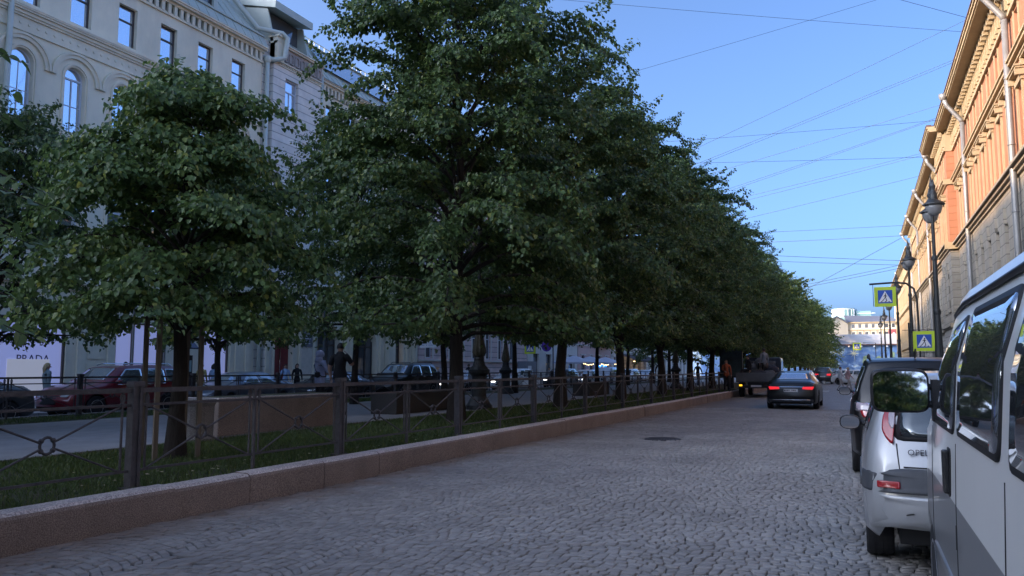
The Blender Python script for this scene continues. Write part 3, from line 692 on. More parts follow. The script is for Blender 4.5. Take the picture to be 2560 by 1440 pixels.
house("banded_house", "pale banded house with a long dark shop awning", 97.2, 122, 10.5, 'whiteb', [(.15, 4.2, .4, 3.1, 0), (4.2, 10.2, 5, 7.4, 0)], 3.0, 1.4, pane='gl_dark')
house("far_left_house", "last pale house at the far end of the left side", 122.2, 150, 9, 'white', [(.15, 4.2, .4, 3.1, 0), (4.2, 8.7, 5, 7.4, 0)], 3.0, 1.4, pane='gl_dark')
house("rear_left_house", "cream house on the left whose end is just outside the view", -26, 1.8, 19, 'cream', [(.15, 5, 0, 0, 0), (5, 10, 6, 8.5, 0), (10, 15, 11, 13.5, 0), (15, 18.6, 15.6, 17.4, 0)], 3.0, 1.1)

M["greyR"] = mat("grey_render", (.13, .135, .15), .9, var=.1, scale=.5)
house("rear_right_house", "ochre house on the right pavement behind the viewer", -60, 16.3, 15.5, 'greyR', [(.14, 4, 1.3, 3.1, 0), (4, 8.4, 5, 7.2, 0), (8.4, 12, 9.2, 11, 0), (12, 15, 12.5, 14, 0)], 3.2, 1.0, fx=5.4, sign=-1, trimm='greyR', pane='gl_dark', roof='darkmetal')
RB = empty("rear_end_house", (0, -72, 0), 0, "grey house closing the street behind the viewer", "building"); MB().box(-45, 25, -14, 0, 0, 15).build("wall", M['greyR'], RB); MB().box(-45.5, 25.5, -14.5, .6, 15, 15.8).build("roof", M['zinc'], RB)
# ---------- right: orange building ----------
RX = 5.4
def orange_bays(parent, f_, u0, u1, cs_, far=False, H0=0, rev=.3, style=0):
    wl = MB(); wb = MB(); ws = MB(); tr = MB(); dz = H0; core(parent, RX + 1.0, RX + 12, u0, u1 - .01, 15.2, M['creamR'])
    f_.wall(ws, u0, u1, 4.15, 8.35, [(c - .42, c + .42, 5.0, 7.15, 0) for c in cs_], rev + .05)
    f_.wall(wb, u0, u1, .14, 3.9, [(c - .5, c + .5, 1.3, 3.1, 0) for c in cs_], rev)
    f_.wall(wl, u0, u1, 8.75, 12.1, [(c - .45, c + .45, 9.2, 11.2, 0) for c in cs_], rev)
    f_.wall(wl, u0, u1, 12.42, 14.05, [(c - .42, c + .42, 12.55, 13.95, 0) for c in cs_], rev)
    f_.wall(tr, u0, u1, 14.05, 15.3, [])
    for c in cs_:
        window(parent, f_, c, 1.3, 1.0, 1.8, 0, 'bc', 'gl_dark', rev - .05)
        window(parent, f_, c, 5.0, .84, 2.15, 0, 'wc', 'gl_dark', rev)
        window(parent, f_, c, 9.2, .90, 2.0, 0, 'wc', 'gl_dark', rev - .05)
        window(parent, f_, c, 12.55, .84, 1.4, 0, 'wc', 'gl_dark', rev - .05)
        # surrounds
        for sg in (-1, 1):
            f_.box(tr, c + sg * .45, c + sg * .56, 8.95, 11.25, 0, .07)
            f_.box(tr, c + sg * .42, c + sg * .49, 12.45, 14.05, 0, .04)
            f_.box(tr, c + sg * .56, c + sg * .70, 11.38, 11.58, 0, .26)
        f_.box(tr, c - .62, c + .62, 11.25, 11.45, 0, .10); f_.box(tr, c - .74, c + .74, 11.60, 11.67, 0, .26); f_.box(tr, c - .78, c + .78, 11.67, 11.73, 0, .30)
        f_.box(tr, c - .70, c + .70, 8.86, 8.96, 0, .16)
        f_.box(ws, c - .09, c + .09, 7.15, 7.75, 0, .1)
        f_.box(ws, c - .55, c + .55, 4.85, 4.98, 0, .1)
    cornice(ws, f_, u0, u1, 3.9, [(.1, .1), (.15, .22)])
    cornice(ws, f_, u0, u1, 8.35, [(.12, .10), (.12, .22), (.08, .34), (.08, .30)])
    cornice(tr, f_, u0, u1, 12.1, [(.12, .08), (.12, .20), (.08, .26)])
    f_.box(tr, u0, u1, 14.05, 14.17, 0, .12); f_.box(tr, u0, u1, 14.22, 14.3, 0, .08)
    k = u0 + .15
    while k < u1 - .2:   # brackets under the cornice
        f_.box(tr, k, k + .16, 14.35, 15.12, 0, .15); f_.box(tr, k - .02, k + .18, 14.95, 15.25, .15, .36); k += .56
    f_.box(tr, u0, u1, 15.3, 15.36, -.02, .80); cornice(tr, f_, u0, u1, 15.36, [(.14, .86), (.10, .92)])
    wl.build("wall", M['orange'], parent); ws.build("stone_storey", M['stoneR'], parent); wb.build("base", M['baseR'], parent); tr.build("cornice", M['creamR'], parent)
    rf = MB(); x0 = f_(0, 0, .96)[0]; x1 = f_(0, 0, -4)[0]; rf.box(x0, f_(0, 0, .3)[0], u0, u1, 15.60, 15.66); rf.quad((f_(0, 0, .3)[0], u0, 15.66), (f_(0, 0, .3)[0], u1, 15.66), (x1, u1, 17.0), (x1, u0, 17.0)); rf.box(x1, f_(0, 0, -12)[0], u0, u1, 14, 17.0)
    rr = random.Random(9); u = u0
    while u < u1: rf.box(x0 + .03, x0 + .3, u, u + .3, 15.66, 15.69 + rr.random() * .05); u += .42
    rf.build("roof_edge", M['darkmetal'], parent)
def gutter(parent, y, x=None, z=15.4, lower=.3, xw=None, r=.11):
    xw = RX - .2 if xw is None else xw; g = MB()
    g.tube([(xw, y, lower), (xw, y, 5), (xw, y, 10), (xw, y, 14.0)], r, 10); g.tube([(xw, y, 14.0), (xw - .05, y, 14.15), (4.55, y - .05, 14.95), (4.42, y - .05, 15.3)], r, 10)
    g.lathe([(r, 0), (r + .02, .02), (r + .09, .16), (r + .09, .32)], c=(4.40, y - .05, 15.22), n=12)
    for z_ in (2.2, 4.6, 7.0, 9.4, 11.8): g.lathe([(r + .02, 0), (r + .02, .05)], c=(xw, y, z_), n=12)
    return g.build("downpipe", M['pipeR'], parent, smooth=True)
OA = empty("orange_building", (0, 0, 0), 0, "orange and cream building with heavy bracketed cornice, nearest on the right pavement", "building")
fr = Facade(RX, -1)
cR = [31.8 + 2.25 * k for k in range(-6, 10)]; cR = [c for c in cR if c < 52]
orange_bays(OA, fr, 16.5, 52.4, cR)
for y in (32.9, 46.2): gutter(OA, y)
# risalit that stands forward, its lit blocks face the camera
OB = empty("orange_projecting_house", (0, 0, 0), 0, "orange house with a blockwork corner standing forward of its neighbour, behind the street lamp", "building")
f4 = Facade(RX - .42, -1); cB = [54.2, 56.4]
orange_bays(OB, f4, 52.4, 58.2, cB)
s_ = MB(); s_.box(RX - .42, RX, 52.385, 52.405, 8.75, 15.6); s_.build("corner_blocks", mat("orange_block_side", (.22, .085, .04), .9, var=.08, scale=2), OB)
s_ = MB()
for k in range(16): s_.box(RX - .43, RX + .0, 52.36, 52.39, 8.8 + k * .41, 8.8 + k * .41 + .385)
s_.build("corner_blocks", M['orange'], OB)
s_ = MB()
for k in range(19): s_.box(RX - .43, RX + .0, 52.37, 52.39, .3 + k * .42, .3 + k * .42 + .395)
s_.build("corner_blocks", M['stoneR'], OB)
for z, h_, p_ in ((8.35, .4, .3), (12.1, .3, .2), (14.05, .2, .1), (3.9, .25, .2), (14.25, 1.08, 0.02)): s_ = MB(); s_.box(RX - .42 - p_, RX + 0, 52.37 - p_ * .6, 52.41, z + .003, z + h_ + .003); s_.build("cornice_return", M['creamR'], OB)
cB2 = [60 + 2.3 * k for k in range(5)]
orange_bays(OB, fr, 58.2, 71, cB2)
for y in (59, 70.5): gutter(OB, y)
OC = empty("cream_ochre_building", (0, 0, 0), 0, "narrower ochre building further along the right pavement", "building")
orange_bays(OC, Facade(RX - .1, -1), 71.05, 93, [72.5 + 2.4 * k for k in range(9)])
for y in (82, 92.5): gutter(OC, y)
OD, _ = house("far_ochre_building", "far ochre building where the right side of the street ends", 93.1, 138, 14.2, 'creamR', [(.14, 4, 1.3, 3.1, 0), (4, 8.4, 5, 7.2, 0), (8.4, 12, 9.2, 11, 0), (12, 13.9, 12.3, 13.5, 0)], 2.4, .9, fx=RX - .2, sign=-1, trimm='creamR', pane='gl_dark', roof='darkmetal')
# ---------- end of the street ----------
HG = empty("hoarding_wall", (0, 0, 0), 0, "long grey hoarding with a blue printed banner closing the end of the street", "hoarding")
MB().box(-40, 40, 158, 159, 0, 5.75).build("backing", M['greyp'], HG)
hw = MB(); hw.box(-40, 40, 157.6, 159.5, 5.95, 7.7); hw.build("upper_wall", mat("pale_grey_sheeting", (.40, .43, .50), .7, var=.05, scale=.3), HG)
hw = MB(); hw.box(-40, 40, 157.3, 158, 5.75, 5.95); hw.build("ledge", M['darkmetal'], HG)
def mural():
    m = bpy.data.materials.new("banner_print"); m.use_nodes = True; n = m.node_tree.nodes; L = m.node_tree.links; b = n["Principled BSDF"]; b.inputs["Roughness"].default_value = .6
    tc = n.new("ShaderNodeTexCoord"); nz = n.new("ShaderNodeTexNoise"); nz.inputs["Scale"].default_value = .35; nz.inputs["Detail"].default_value = 8; nz.inputs["Roughness"].default_value = .7; nz.inputs["Distortion"].default_value = 1.2
    L.new(tc.outputs["Object"], nz.inputs["Vector"]); r = n.new("ShaderNodeValToRGB"); L.new(nz.outputs["Fac"], r.inputs[0]); e = r.color_ramp.elements
    e[0].position = .3; e[0].color = (.10, .20, .45, 1); e[1].position = .7; e[1].color = (.45, .58, .68, 1); e.new(.5).color = (.18, .33, .62, 1); e.new(.6).color = (.34, .48, .58, 1)
    L.new(r.outputs[0], b.inputs["Base Color"]); return m
MB().box(-38, 38, 157.9, 158, .3, 5.75).build("banner", mural(), HG)
def star(cx, cz, R, y, n=8, r0=.16):
    pts = []
    for k in range(2 * n):
        a = pi * k / n + pi / 2 + .1; R_ = R * (1 if k % 4 == 0 else .6) if k % 2 == 0 else R * r0
        pts.append((cx + R_ * cos(a), cz + R_ * sin(a)))
    return pts
sb = MB(); sb.prism(star(-1.0, 4.3, 1.35, 0), lambda u, v, d: (u, 157.88 - d, v), 0, .02); sb.build("printed_star", mat("banner_pale", (.62, .66, .50), .6), HG)
sb = MB()
for pts in ([(.3, 2.6), (1.5, 2.4), (1.8, 3.3), (1.2, 4.0), (.5, 3.8)], [(2.1, 1.2), (3.7, 1.1), (3.9, 3.4), (3.0, 3.9), (2.2, 3.4)], [(4.8, 2.9), (5.4, 2.8), (5.6, 4.4), (5.0, 4.8)]):
    sb.prism(pts, lambda u, v, d: (u, 157.89 - d, v), 0, .012)
sb.build("printed_patch", mat("banner_lime", (.36, .47, .26), .6, var=.3, scale=1.2), HG)
sb = MB()
for k in range(12): sb.lathe([(.1, 0), (.22, -.25)], c=(-12 + k * 2.05, 157.5, 5.7), n=8)
sb.build("flood_lamp", M['signw'], HG)
# cream palace above the hoarding
CP = empty("cream_palace", (0, 0, 0), 0, "sunlit cream gabled building with a glass roof terrace beyond the hoarding", "building")
cm = mat("palace_cream", (.52, .47, .37), .85, var=.04, scale=.3)
x0, x1, y0, y1 = -2.2, 7.6, 190, 215
wl = MB(); f5 = lambda u, z, d: (u, y0 - d, z)
wl.box(x0, x1, y0, y1, 0, 11.6); wl.build("wall", cm, CP)
# left wing with gable turned to the street
wl = MB(); wl.prism([(-7.6, 0), (x0 + .02, 0), (x0 + .02, 11.2), (-4.2, 12.6), (-7.6, 10.6)], lambda u, v, d: (u, 189.4 + d + (u - x0) * -.55 * -1, v), 0, 12); wl.build("gable_wing", cm, CP)
wn = []
for k in range(7):
    for z, h_ in ((8.3, 1.15), (10.3, .8)):
        q = MB(); q.box(x0 + .75 + k * 1.3, x0 + 1.35 + k * 1.3, y0 - .03, y0 + .1, z, z + h_); q.build("window", M['gl_dark'], CP)
q = MB()
for z, d in ((7.9, .1), (9.75, .25), (11.35, .45)): q.box(x0 + .01, x1 + d, y0 - d, y0 + .1, z, z + .22)
for k in range(8): q.box(x0 + .35 + k * 1.3, x0 + .5 + k * 1.3, y0 - .12, y0, 8.1, 9.75)
q.build("cornice", M['creamR'], CP)
q = MB(); q.add([(x0 - .1, y0 - .6, 11.62), (x1 + .5, y0 - .6, 11.62), (x1 - 1.5, y0 + 9, 13.2), (x0 - 1, y0 + 9, 13.6)], [(0, 1, 2, 3)]); q.prism([(x0 + .1, 11.25), (-4.2, 12.65), (-7.9, 10.55), (-7.9, 10.75), (-4.2, 12.95), (x0 + .1, 11.6)], lambda u, v, d: (u, 189.1 + d + (u - x0) * .55, v), 0, 13)
q.build("roof", mat("slate_roof", (.13, .14, .18), .7, var=.1, scale=2), CP)
q = MB(); q.lathe([(2.6, 11.5), (2.6, 13.0), (2.65, 13.2), (2.65, 15.1), (2.4, 15.4), (1.6, 15.5)], c=(-3.0, 203, 0), n=20); q.box(-.4, 2.6, 202, 204, 13.0, 14.7); q.build("glass_terrace", mat("green_glass", (.28, .46, .44), .15, metal=.5), CP)
q = MB()
for k in range(20):
    a = 2 * pi * k / 20; q.box(-3 + 2.67 * cos(a) - .04, -3 + 2.67 * cos(a) + .04, 203 + 2.67 * sin(a) - .04, 203 + 2.67 * sin(a) + .04, 13.2, 15.1)
q.lathe([(2.7, 15.1), (2.7, 15.2)], c=(-3, 203, 0), n=20); q.box(-.4, 3.5, 201.8, 201.9, 14.1, 14.2); q.box(-1.0, -.94, 201, 201.1, 13, 15.2); q.build("terrace_frame", M['signw'], CP)
RRf = empty("red_roofed_house", (0, 0, 0), 0, "low house with a dark red roof right of the cream palace", "building")
MB().box(5.6, 24, 178, 189, 0, 7.6).build("wall", M['white'], RRf)
q = MB(); q.box(5.3, 24, 176, 177.9, 7.4, 9.3); q.build("roof", mat("red_sheet_roof", (.25, .05, .06), .6, var=.1, scale=1), RRf)
q = MB()
for x in (6.0, 7.6): q.box(x, x + .4, 175.8, 176, 7.9, 8.6)
q.build("skylight", M['signw'], RRf)
DF = empty("dark_canopy_tower", (0, 0, 0), 0, "dark flat-roofed glass building just above the last trees", "building")
q = MB(); q.box(-14, -5.8, 205, 225, 0, 12.9); q.build("body", mat("grey_glass_body", (.20, .25, .27), .3, metal=.3), DF); q = MB(); q.box(-14, -5.2, 204, 226, 13.3, 13.6); q.box(-12, -7, 206, 224, 12.9, 13.3); q.build("canopy", M['blackp'], DF)
tb = empty("belfry_spire", (7.7, 195, 0), 0, "thin pale spire rising behind the right-hand street lamps", "spire")
MB().lathe([(.5, 0), (.5, 15), (.7, 15.2), (.45, 15.5), (.45, 18), (.6, 18.2), (.3, 18.6), (.25, 20.5), (.05, 22.5)], n=10).build("shaft", M['signw'], tb)

# ================= TREES =================
def tree_meshes(seed, H, zb, R, nlimb, leaf, twigs, lpt, top_r=.12, r0=.17, dens=1.0, pexp=(2.3, .62), zmin=1.6):
    """lime tree: tapered trunk, rising limbs with drooping leafy sprays; returns (trunk mesh, crown mesh)"""
    r = np.random.default_rng(seed); rnd = random.Random(seed); tb = MB()
    n = 9; ax = [Vector((r.normal(0, .05) * (k > 1), r.normal(0, .05) * (k > 1), H * .96 * k / n)) for k in range(n + 1)]
    rad = [r0 * (1.35 if k == 0 else 1) * (1 - k / n * .93) for k in range(n + 1)]
    tb.tube([Vector((0, 0, -.1))] + ax, [rad[0] * 1.1] + rad, 9)
    def axis(z): k = min(n - 1e-4, max(0, z / (H * .96) * n)); i = int(k); return ax[i].lerp(ax[i + 1], k - i), rad[i] + (rad[i + 1] - rad[i]) * (k - i)
    P_, D_, N_, Sz = [], [], [], []
    tw = []
    for li in range(nlimb):
        t = (li + .5) / nlimb; t = t ** .92; z0 = zb * .78 + (H * .97 - zb * .78) * t
        env = R * ((1 - t ** pexp[0]) ** pexp[1]) * (.80 + .28 * min(1, t * 5)) * rnd.uniform(.72, 1.12) + top_r
        if rnd.random() < .12: env *= 1.14
        a = li * 2.39996 + rnd.uniform(-.35, .35); p, rr = axis(z0)
        rise = (.30 + .75 * t) * env * rnd.uniform(.55, 1.1) + .1; droop = (1 - t) ** 1.4 * .42 * env
        h = Vector((cos(a), sin(a), 0)); s = Vector((-sin(a), cos(a), 0)) * rnd.uniform(-.18, .18) * env
        m_ = 7; pts = []
        for k in range(m_ + 1):
            u = k / m_; pts.append(p + h * env * u + Vector((0, 0, rise * sin(u * 1.9) / sin(1.9) * .95 * (1 if t > .15 else .7) - droop * u ** 2.2)) + s * u * u)
        for k in range(2, m_ + 1): pts[k].z = max(pts[k].z, zmin + .10 + .05 * (m_ - k)) if z0 > zmin else pts[k].z
        if z0 <= zmin:
            for k in range(1, m_ + 1): pts[k].z = max(pts[k].z, zmin + .12)
        lr = min(rr * .5, .012 + .016 * env)
        tb.tube(pts, [lr * (1 - .88 * k / m_) for k in range(m_ + 1)], 5)
        nt_ = max(4, int(twigs * (env / R) * dens))
        for k in range(nt_):
            u = 0.24 + .76 * (k + rnd.random()) / nt_; kk = min(m_ - 1e-3, u * m_); i = int(kk); q = pts[i].lerp(pts[i + 1], kk - i); d = (pts[i + 1] - pts[i]).normalized()
            sg = 1 if k % 2 else -1; last = k >= nt_ - 2
            side = Vector((-d.y, d.x, 0)).normalized() * sg
            td = (d * rnd.uniform(.5, 1.1) + side * (rnd.uniform(.6, 1.1) if not last else rnd.uniform(-.3, .3)) + Vector((0, 0, rnd.uniform(-.26, .06)))).normalized()
            L = rnd.uniform(.38, .92) * (.45 + .55 * min(1, env / 2)) * (1.15 - .45 * u) * (1.0 + (.35 if last else 0)) * (R / 3.6) ** .4
            cur = -rnd.uniform(.1, .6) * (1 - .6 * t); tw.append((q, td, L, cur))
        if (t > .12 or rnd.random() < .5) and R > 2.5:
            for j in range(2): tw.append((pts[-1 - j], (h * rnd.uniform(.3, 1) + Vector((rnd.uniform(-.3, .3), rnd.uniform(-.3, .3), rnd.uniform(.15, .9)))).normalized(), rnd.uniform(.55, 1.05) * (R / 3.6) ** .5, rnd.uniform(-.25, .15)))
    # leaves
    for (q, td, L, cur) in tw:
        nl = max(4, int(lpt * L / .7)); us = (np.arange(nl) + r.random(nl)) / nl; us = us ** .8
        td_ = np.array(td); q_ = np.array(q); side = np.cross(td_, [0, 0, 1]); side /= np.linalg.norm(side) + 1e-6
        pos = q_ + td_ * (us * L)[:, None] + np.array([0, 0, 1]) * (cur * L * us * us)[:, None]
        sg = np.where(np.arange(nl) % 2 == 0, 1, -1)
        pos = pos + side * (sg * r.uniform(.01, .16, nl))[:, None] + r.normal(0, .035, (nl, 3)) + np.array([0, 0, 1]) * r.normal(-.02, .03, nl)[:, None]
        d = td_ * r.uniform(.1, .9, nl)[:, None] + side * (sg * r.uniform(.2, 1, nl))[:, None] + np.array([0, 0, 1]) * r.uniform(-1.5, .0, nl)[:, None]
        P_.append(pos); D_.append(d); nn = np.array([0, 0, 1.0]) + r.normal(0, .42, (nl, 3)) + td_ * .35; N_.append(nn); Sz.append(leaf * r.uniform(.62, 1.18, nl))
    P = np.concatenate(P_); D = np.concatenate(D_); N = np.concatenate(N_); Z = np.concatenate(Sz)[:, None]
    kp = P[:, 2] > zmin + .22 * (np.sin(P[:, 0] * 3.1 + seed) + np.sin(P[:, 1] * 2.7)) + r.normal(0, .07, len(P)); P, D, N, Z = P[kp], D[kp], N[kp], Z[kp]
    D /= np.linalg.norm(D, axis=1)[:, None]; W = np.cross(D, N); W /= np.linalg.norm(W, axis=1)[:, None] + 1e-9; N = np.cross(W, D)
    fold = r.uniform(.05, .28, (len(P), 1)); curl = r.uniform(-.25, .1, (len(P), 1))
    b = P; tip = P + D * Z * 1.05 + N * Z * curl
    l1 = P + D * Z * .18 + W * Z * .44 + N * Z * fold; l2 = P + D * Z * .66 + W * Z * .36 + N * Z * (fold * .7 + curl * .4)
    r1 = P + D * Z * .18 - W * Z * .44 + N * Z * fold; r2 = P + D * Z * .66 - W * Z * .36 + N * Z * (fold * .7 + curl * .4)
    V = np.stack([b, l1, l2, tip, r2, r1], 1).reshape(-1, 3); k = (np.arange(len(P)) * 6)[:, None]
    Fq = np.concatenate([k + np.array([[0, 1, 2, 3]]), k + np.array([[0, 3, 4, 5]])])
    to = tb.build("trunk", M['bark'], None, smooth=True); tm = to.data; bpy.data.objects.remove(to)
    co = npmesh("crown", V, Fq, M['leaf']); cm_ = co.data; bpy.data.objects.remove(co)
    return tm, cm_
VAR = [tree_meshes(11, 11.2, 2.3, 3.85, 108, .10, 32, 40, r0=.19, zmin=2.0, pexp=(1.9, .66)), tree_meshes(23, 11.0, 2.3, 3.75, 100, .10, 32, 40, r0=.19, zmin=2.45, pexp=(1.9, .66)), tree_meshes(37, 11.3, 2.35, 3.7, 100, .10, 32, 40, r0=.19, zmin=2.6, pexp=(1.65, .68))]
VARB = [tree_meshes(61, 11.0, 3.6, 3.7, 90, .094, 28, 38, r0=.17, zmin=3.1, pexp=(1.9, .66)), tree_meshes(62, 11.2, 3.6, 3.6, 90, .094, 28, 38, r0=.17, zmin=3.2, pexp=(1.9, .66))]
FAR = [tree_meshes(51, 10.8, 2.4, 3.9, 80, .18, 15, 16), tree_meshes(52, 11.0, 2.4, 3.8, 80, .18, 15, 16)]
YNG = tree_meshes(71, 5.6, 2.1, 2.2, 88, .080, 30, 42, r0=.125, pexp=(1.15, .92), zmin=1.85)
YN2 = tree_meshes(72, 6.4, 2.2, 2.4, 70, .095, 20, 28, r0=.10, pexp=(1.6, .8), zmin=1.9)
SML = [tree_meshes(81, 8.4, 2.5, 3.0, 84, .11, 21, 27, r0=.14, pexp=(1.8, .75), zmin=2.4)]
def tree(v, x, y, rz, s, label, group, name="lime_tree", sz=None):
    t = empty(name, (x, y, KT - .03), rz, label, "tree", group)
    for nm, me in zip(("trunk", "crown"), v):
        o = mkobj(nm, me, t); o.scale = (s, s, sz or s)
    return t
G1 = "lime trees in the row beside the cobbled road"; G2 = "lime trees in the row beside the far traffic lane"
yt = tree(YNG, -9.0, 9.0, .6, 1.0, "young low lime tree inside the timber guard frame", G1)
tree(YN2, -8.6, 2.3, 2.1, .95, "lime tree at the left edge of the view whose near leaves hang into the photo", G1)
rowA = [(17.8, 0, .3, 1.0, 1.0), (25.3, 1, 1.9, 1.02, 1.03), (32.6, 2, 3.1, 1.0, 1.05), (40.1, 1, 4.4, 1.02, 1.06), (47.4, 2, 5.2, 1.02, 1.06), (54.8, 1, .9, 1.05, 1.05), (62.2, 2, 2.5, 1.05, 1.05), (69.8, 1, 3.7, 1.05, 1.03)]
ords = ["first tall", "second tall", "third tall", "fourth tall", "fifth tall", "sixth tall", "seventh tall", "eighth tall"]
notes = ["largest tree of the row, first tall one right of the young tree", "tall lime tree second after the young one, trunk right of the big lamp base", "third tall lime tree of the near row, left of the billboard",
  "fourth tall lime tree of the near row", "fifth tall lime tree of the near row", "sixth tall lime tree of the near row, just before the billboard", "seventh tall lime tree of the near row, behind the truck load", "eighth tall lime tree of the near row, behind the truck"]
for i, (y, v, rz, s, sz) in enumerate(rowA): tree(VAR[v], -9.0, y, rz, s, notes[i], G1, sz=sz)
y = 77.5; k = 0
while y < 156:
    t = (y - 77) / 80; tree(FAR[k % 2], -9.0 + 1.3 * min(1, t * 1.5), y, k * 1.7, 1.06 + .10 * t, "sunlit far lime tree of the near row, merging into the last green slope", G1, sz=1.0 - .02 * k * .5); y += 7.6; k += 1
rowB = [(5.5, SML[0], 1, .8, "shorter lime tree at the left edge, in the far row"), (11.6, SML[0], 2.2, .80, "shorter lime tree at the left edge just behind the young tree's left side"), (18.2, SML[0], 4.1, .84, "shorter far-row lime tree showing behind the young tree"), (25.0, VARB[1], 2.9, .88, "far-row lime tree whose trunk rises behind the man in black"),
  (31.9, VARB[0], .4, .97, "far-row lime tree with a forked dark trunk in front of the pink building"), (39.8, VARB[1], 5.0, 1, "far-row lime tree right beside the smaller lamp base"), (47.5, VARB[0], 1.1, 1, "far-row lime tree left of the crossing sign on the far lane"), (54.4, VARB[1], 2.2, 1, "far-row lime tree in front of the cafe parasols"), (62.5, VARB[0], 3.3, 1, "far-row lime tree right of the cafe parasols"), (70.9, VARB[1], 4.5, 1, "far-row lime tree in front of the banded house")]
for y, v, rz, s, lb_ in rowB: tree(v, -16.7, y, rz, s * .88, lb_, G2, sz=s * .98)
y = 79; k = 0
while y < 82: tree(FAR[(k + 1) % 2], -17, y, k * 2.3, 1.05, "distant lime tree of the far row, seen only as dark crown behind the near row", G2); y += 8; k += 1
for i, y in enumerate((-5.5, -13, -20.5, -28, -36, -44, -52)): tree(VAR[i % 3], -9.0, y, i * 1.3, .9, "lime tree of the near row standing behind the viewer", G1)
# close-up branch of the left-edge tree: individually placed larger leaves on hanging twigs
nb = MB(); rr = random.Random(12); tbm = MB()
def leaf_at(mb, p, d, nrm, s):
    d = d.normalized(); w_ = d.cross(nrm).normalized(); n_ = w_.cross(d)
    pr = [(0, 0, 0), (-.06, .2, .05), (.02, .4, .10), (.28, .50, .10), (.6, .40, .05), (.86, .16, -.03), (1.08, 0, -.10)]
    L_ = [p + d * (a * s) + w_ * (b * s) + n_ * (c * s) for a, b, c in pr]; R_ = [p + d * (a * s) - w_ * (b * s) + n_ * (c * s) for a, b, c in pr[1:-1]]
    mid = p + d * .5 * s - n_ * .02 * s
    vs = L_ + R_ + [mid]; m_ = len(vs) - 1; nL = len(L_)
    fs = [(i, i + 1, m_) for i in range(nL - 1)] + [(0, nL, m_)] + [(nL + i, nL + i + 1, m_) for i in range(len(R_) - 1)] + [(nL + len(R_) - 1, nL - 1, m_)]
    mb.add(vs, fs)
import itertools
def PX(x, y, Z):     # point seen at photo pixel (x, y) at depth Z, used only to find where the real branch hangs
    fw = Vector((-sin(PH) * cos(TH), cos(PH) * cos(TH), sin(TH))); r_ = Vector((cos(PH), sin(PH), 0)); u_ = r_.cross(fw)
    return Vector((0, 0, EYE)) + (fw + r_ * ((x - 1280) / F) + u_ * ((720 - y) / F)) * Z
T0 = Vector((-8.6, 2.3, 3.4))
tips = [(80, 845, 4.6), (60, 760, 4.5), (150, 530, 5.0), (110, 480, 4.8), (20, 300, 4.4), (40, 150, 4.6), (30, 660, 4.7), (60, 590, 5.2), (10, 450, 5.0), (35, 380, 5.6), (100, 620, 5.6), (25, 230, 5.3), (60, 700, 5.4), (20, 560, 4.6)]
for (x, y, Z) in tips:
    tip = PX(x, y, Z); st = PX(-420, y - 90, Z + 1.0); mid = (tip + st) / 2 + Vector((0, 0, .12))
    pts = [st, st.lerp(mid, .5) + Vector((0, 0, .04)), mid, mid.lerp(tip, .55) + Vector((0, 0, .03)), tip]
    tbm.tube(pts, [.012, .010, .007, .005, .002], 5)
    tbm.tube([T0, st.lerp(T0, .5) + Vector((0, 0, .2)), st], [.03, .02, .012], 5)
    for k in range(26):
        u = .25 + .75 * k / 25; kk = min(3.999, u * 4); i = int(kk); q = pts[i].lerp(pts[i + 1], kk - i); d = pts[i + 1] - pts[i]; d.normalize()
        s_ = (1 if k % 2 else -1); side = Vector((-d.y, d.x, 0)).normalized() * s_
        leaf_at(nb, q + side * .03, d * rr.uniform(.2, .9) + side * rr.uniform(.3, 1) + Vector((0, 0, rr.uniform(-1.0, .15))), Vector((rr.uniform(-.6, .6), rr.uniform(-.6, .6), 1)), rr.uniform(.055, .092))
nt_ = [o for o in bpy.data.objects if o.get("label", "").startswith("lime tree at the left edge")][0]
for mb, nm, mm in ((nb, "foliage", M['leafy']), (tbm, "twig", M['bark'])):
    o = mb.build(nm, mm, nt_); o.matrix_parent_inverse = (Matrix.Translation(nt_.location) @ Matrix.Rotation(nt_.rotation_euler.z, 4, 'Z')).inverted()
# young tree crown uses brighter leaves
for ch in yt.children:
    if ch.name.startswith("crown"): ch.data.materials[0] = M['leafy']
# timber guard
tg = empty("tree_guard", (-9.05, 8.95, KT - .03), radians(-26.6), "timber stakes and top boards framing the young tree's trunk", "tree guard")
for sx in (-1, 1):
    for sy in (-1, 1):
        MB().box(sx * .29 - .03, sx * .29 + .03, sy * .29 - .03, sy * .29 + .03, -.05, 2.2 + .02 * sx).build("stake", M['wood'], tg)
q = MB()
for sy in (-1, 1): q.box(-.34, .34, sy * .336 - .015, sy * .336 + .015, 2.06, 2.20)
for sx in (-1, 1): q.box(sx * .336 - .015, sx * .336 + .015, -.32, .32, 2.061, 2.199)
q.build("top_board", M['wood'], tg)

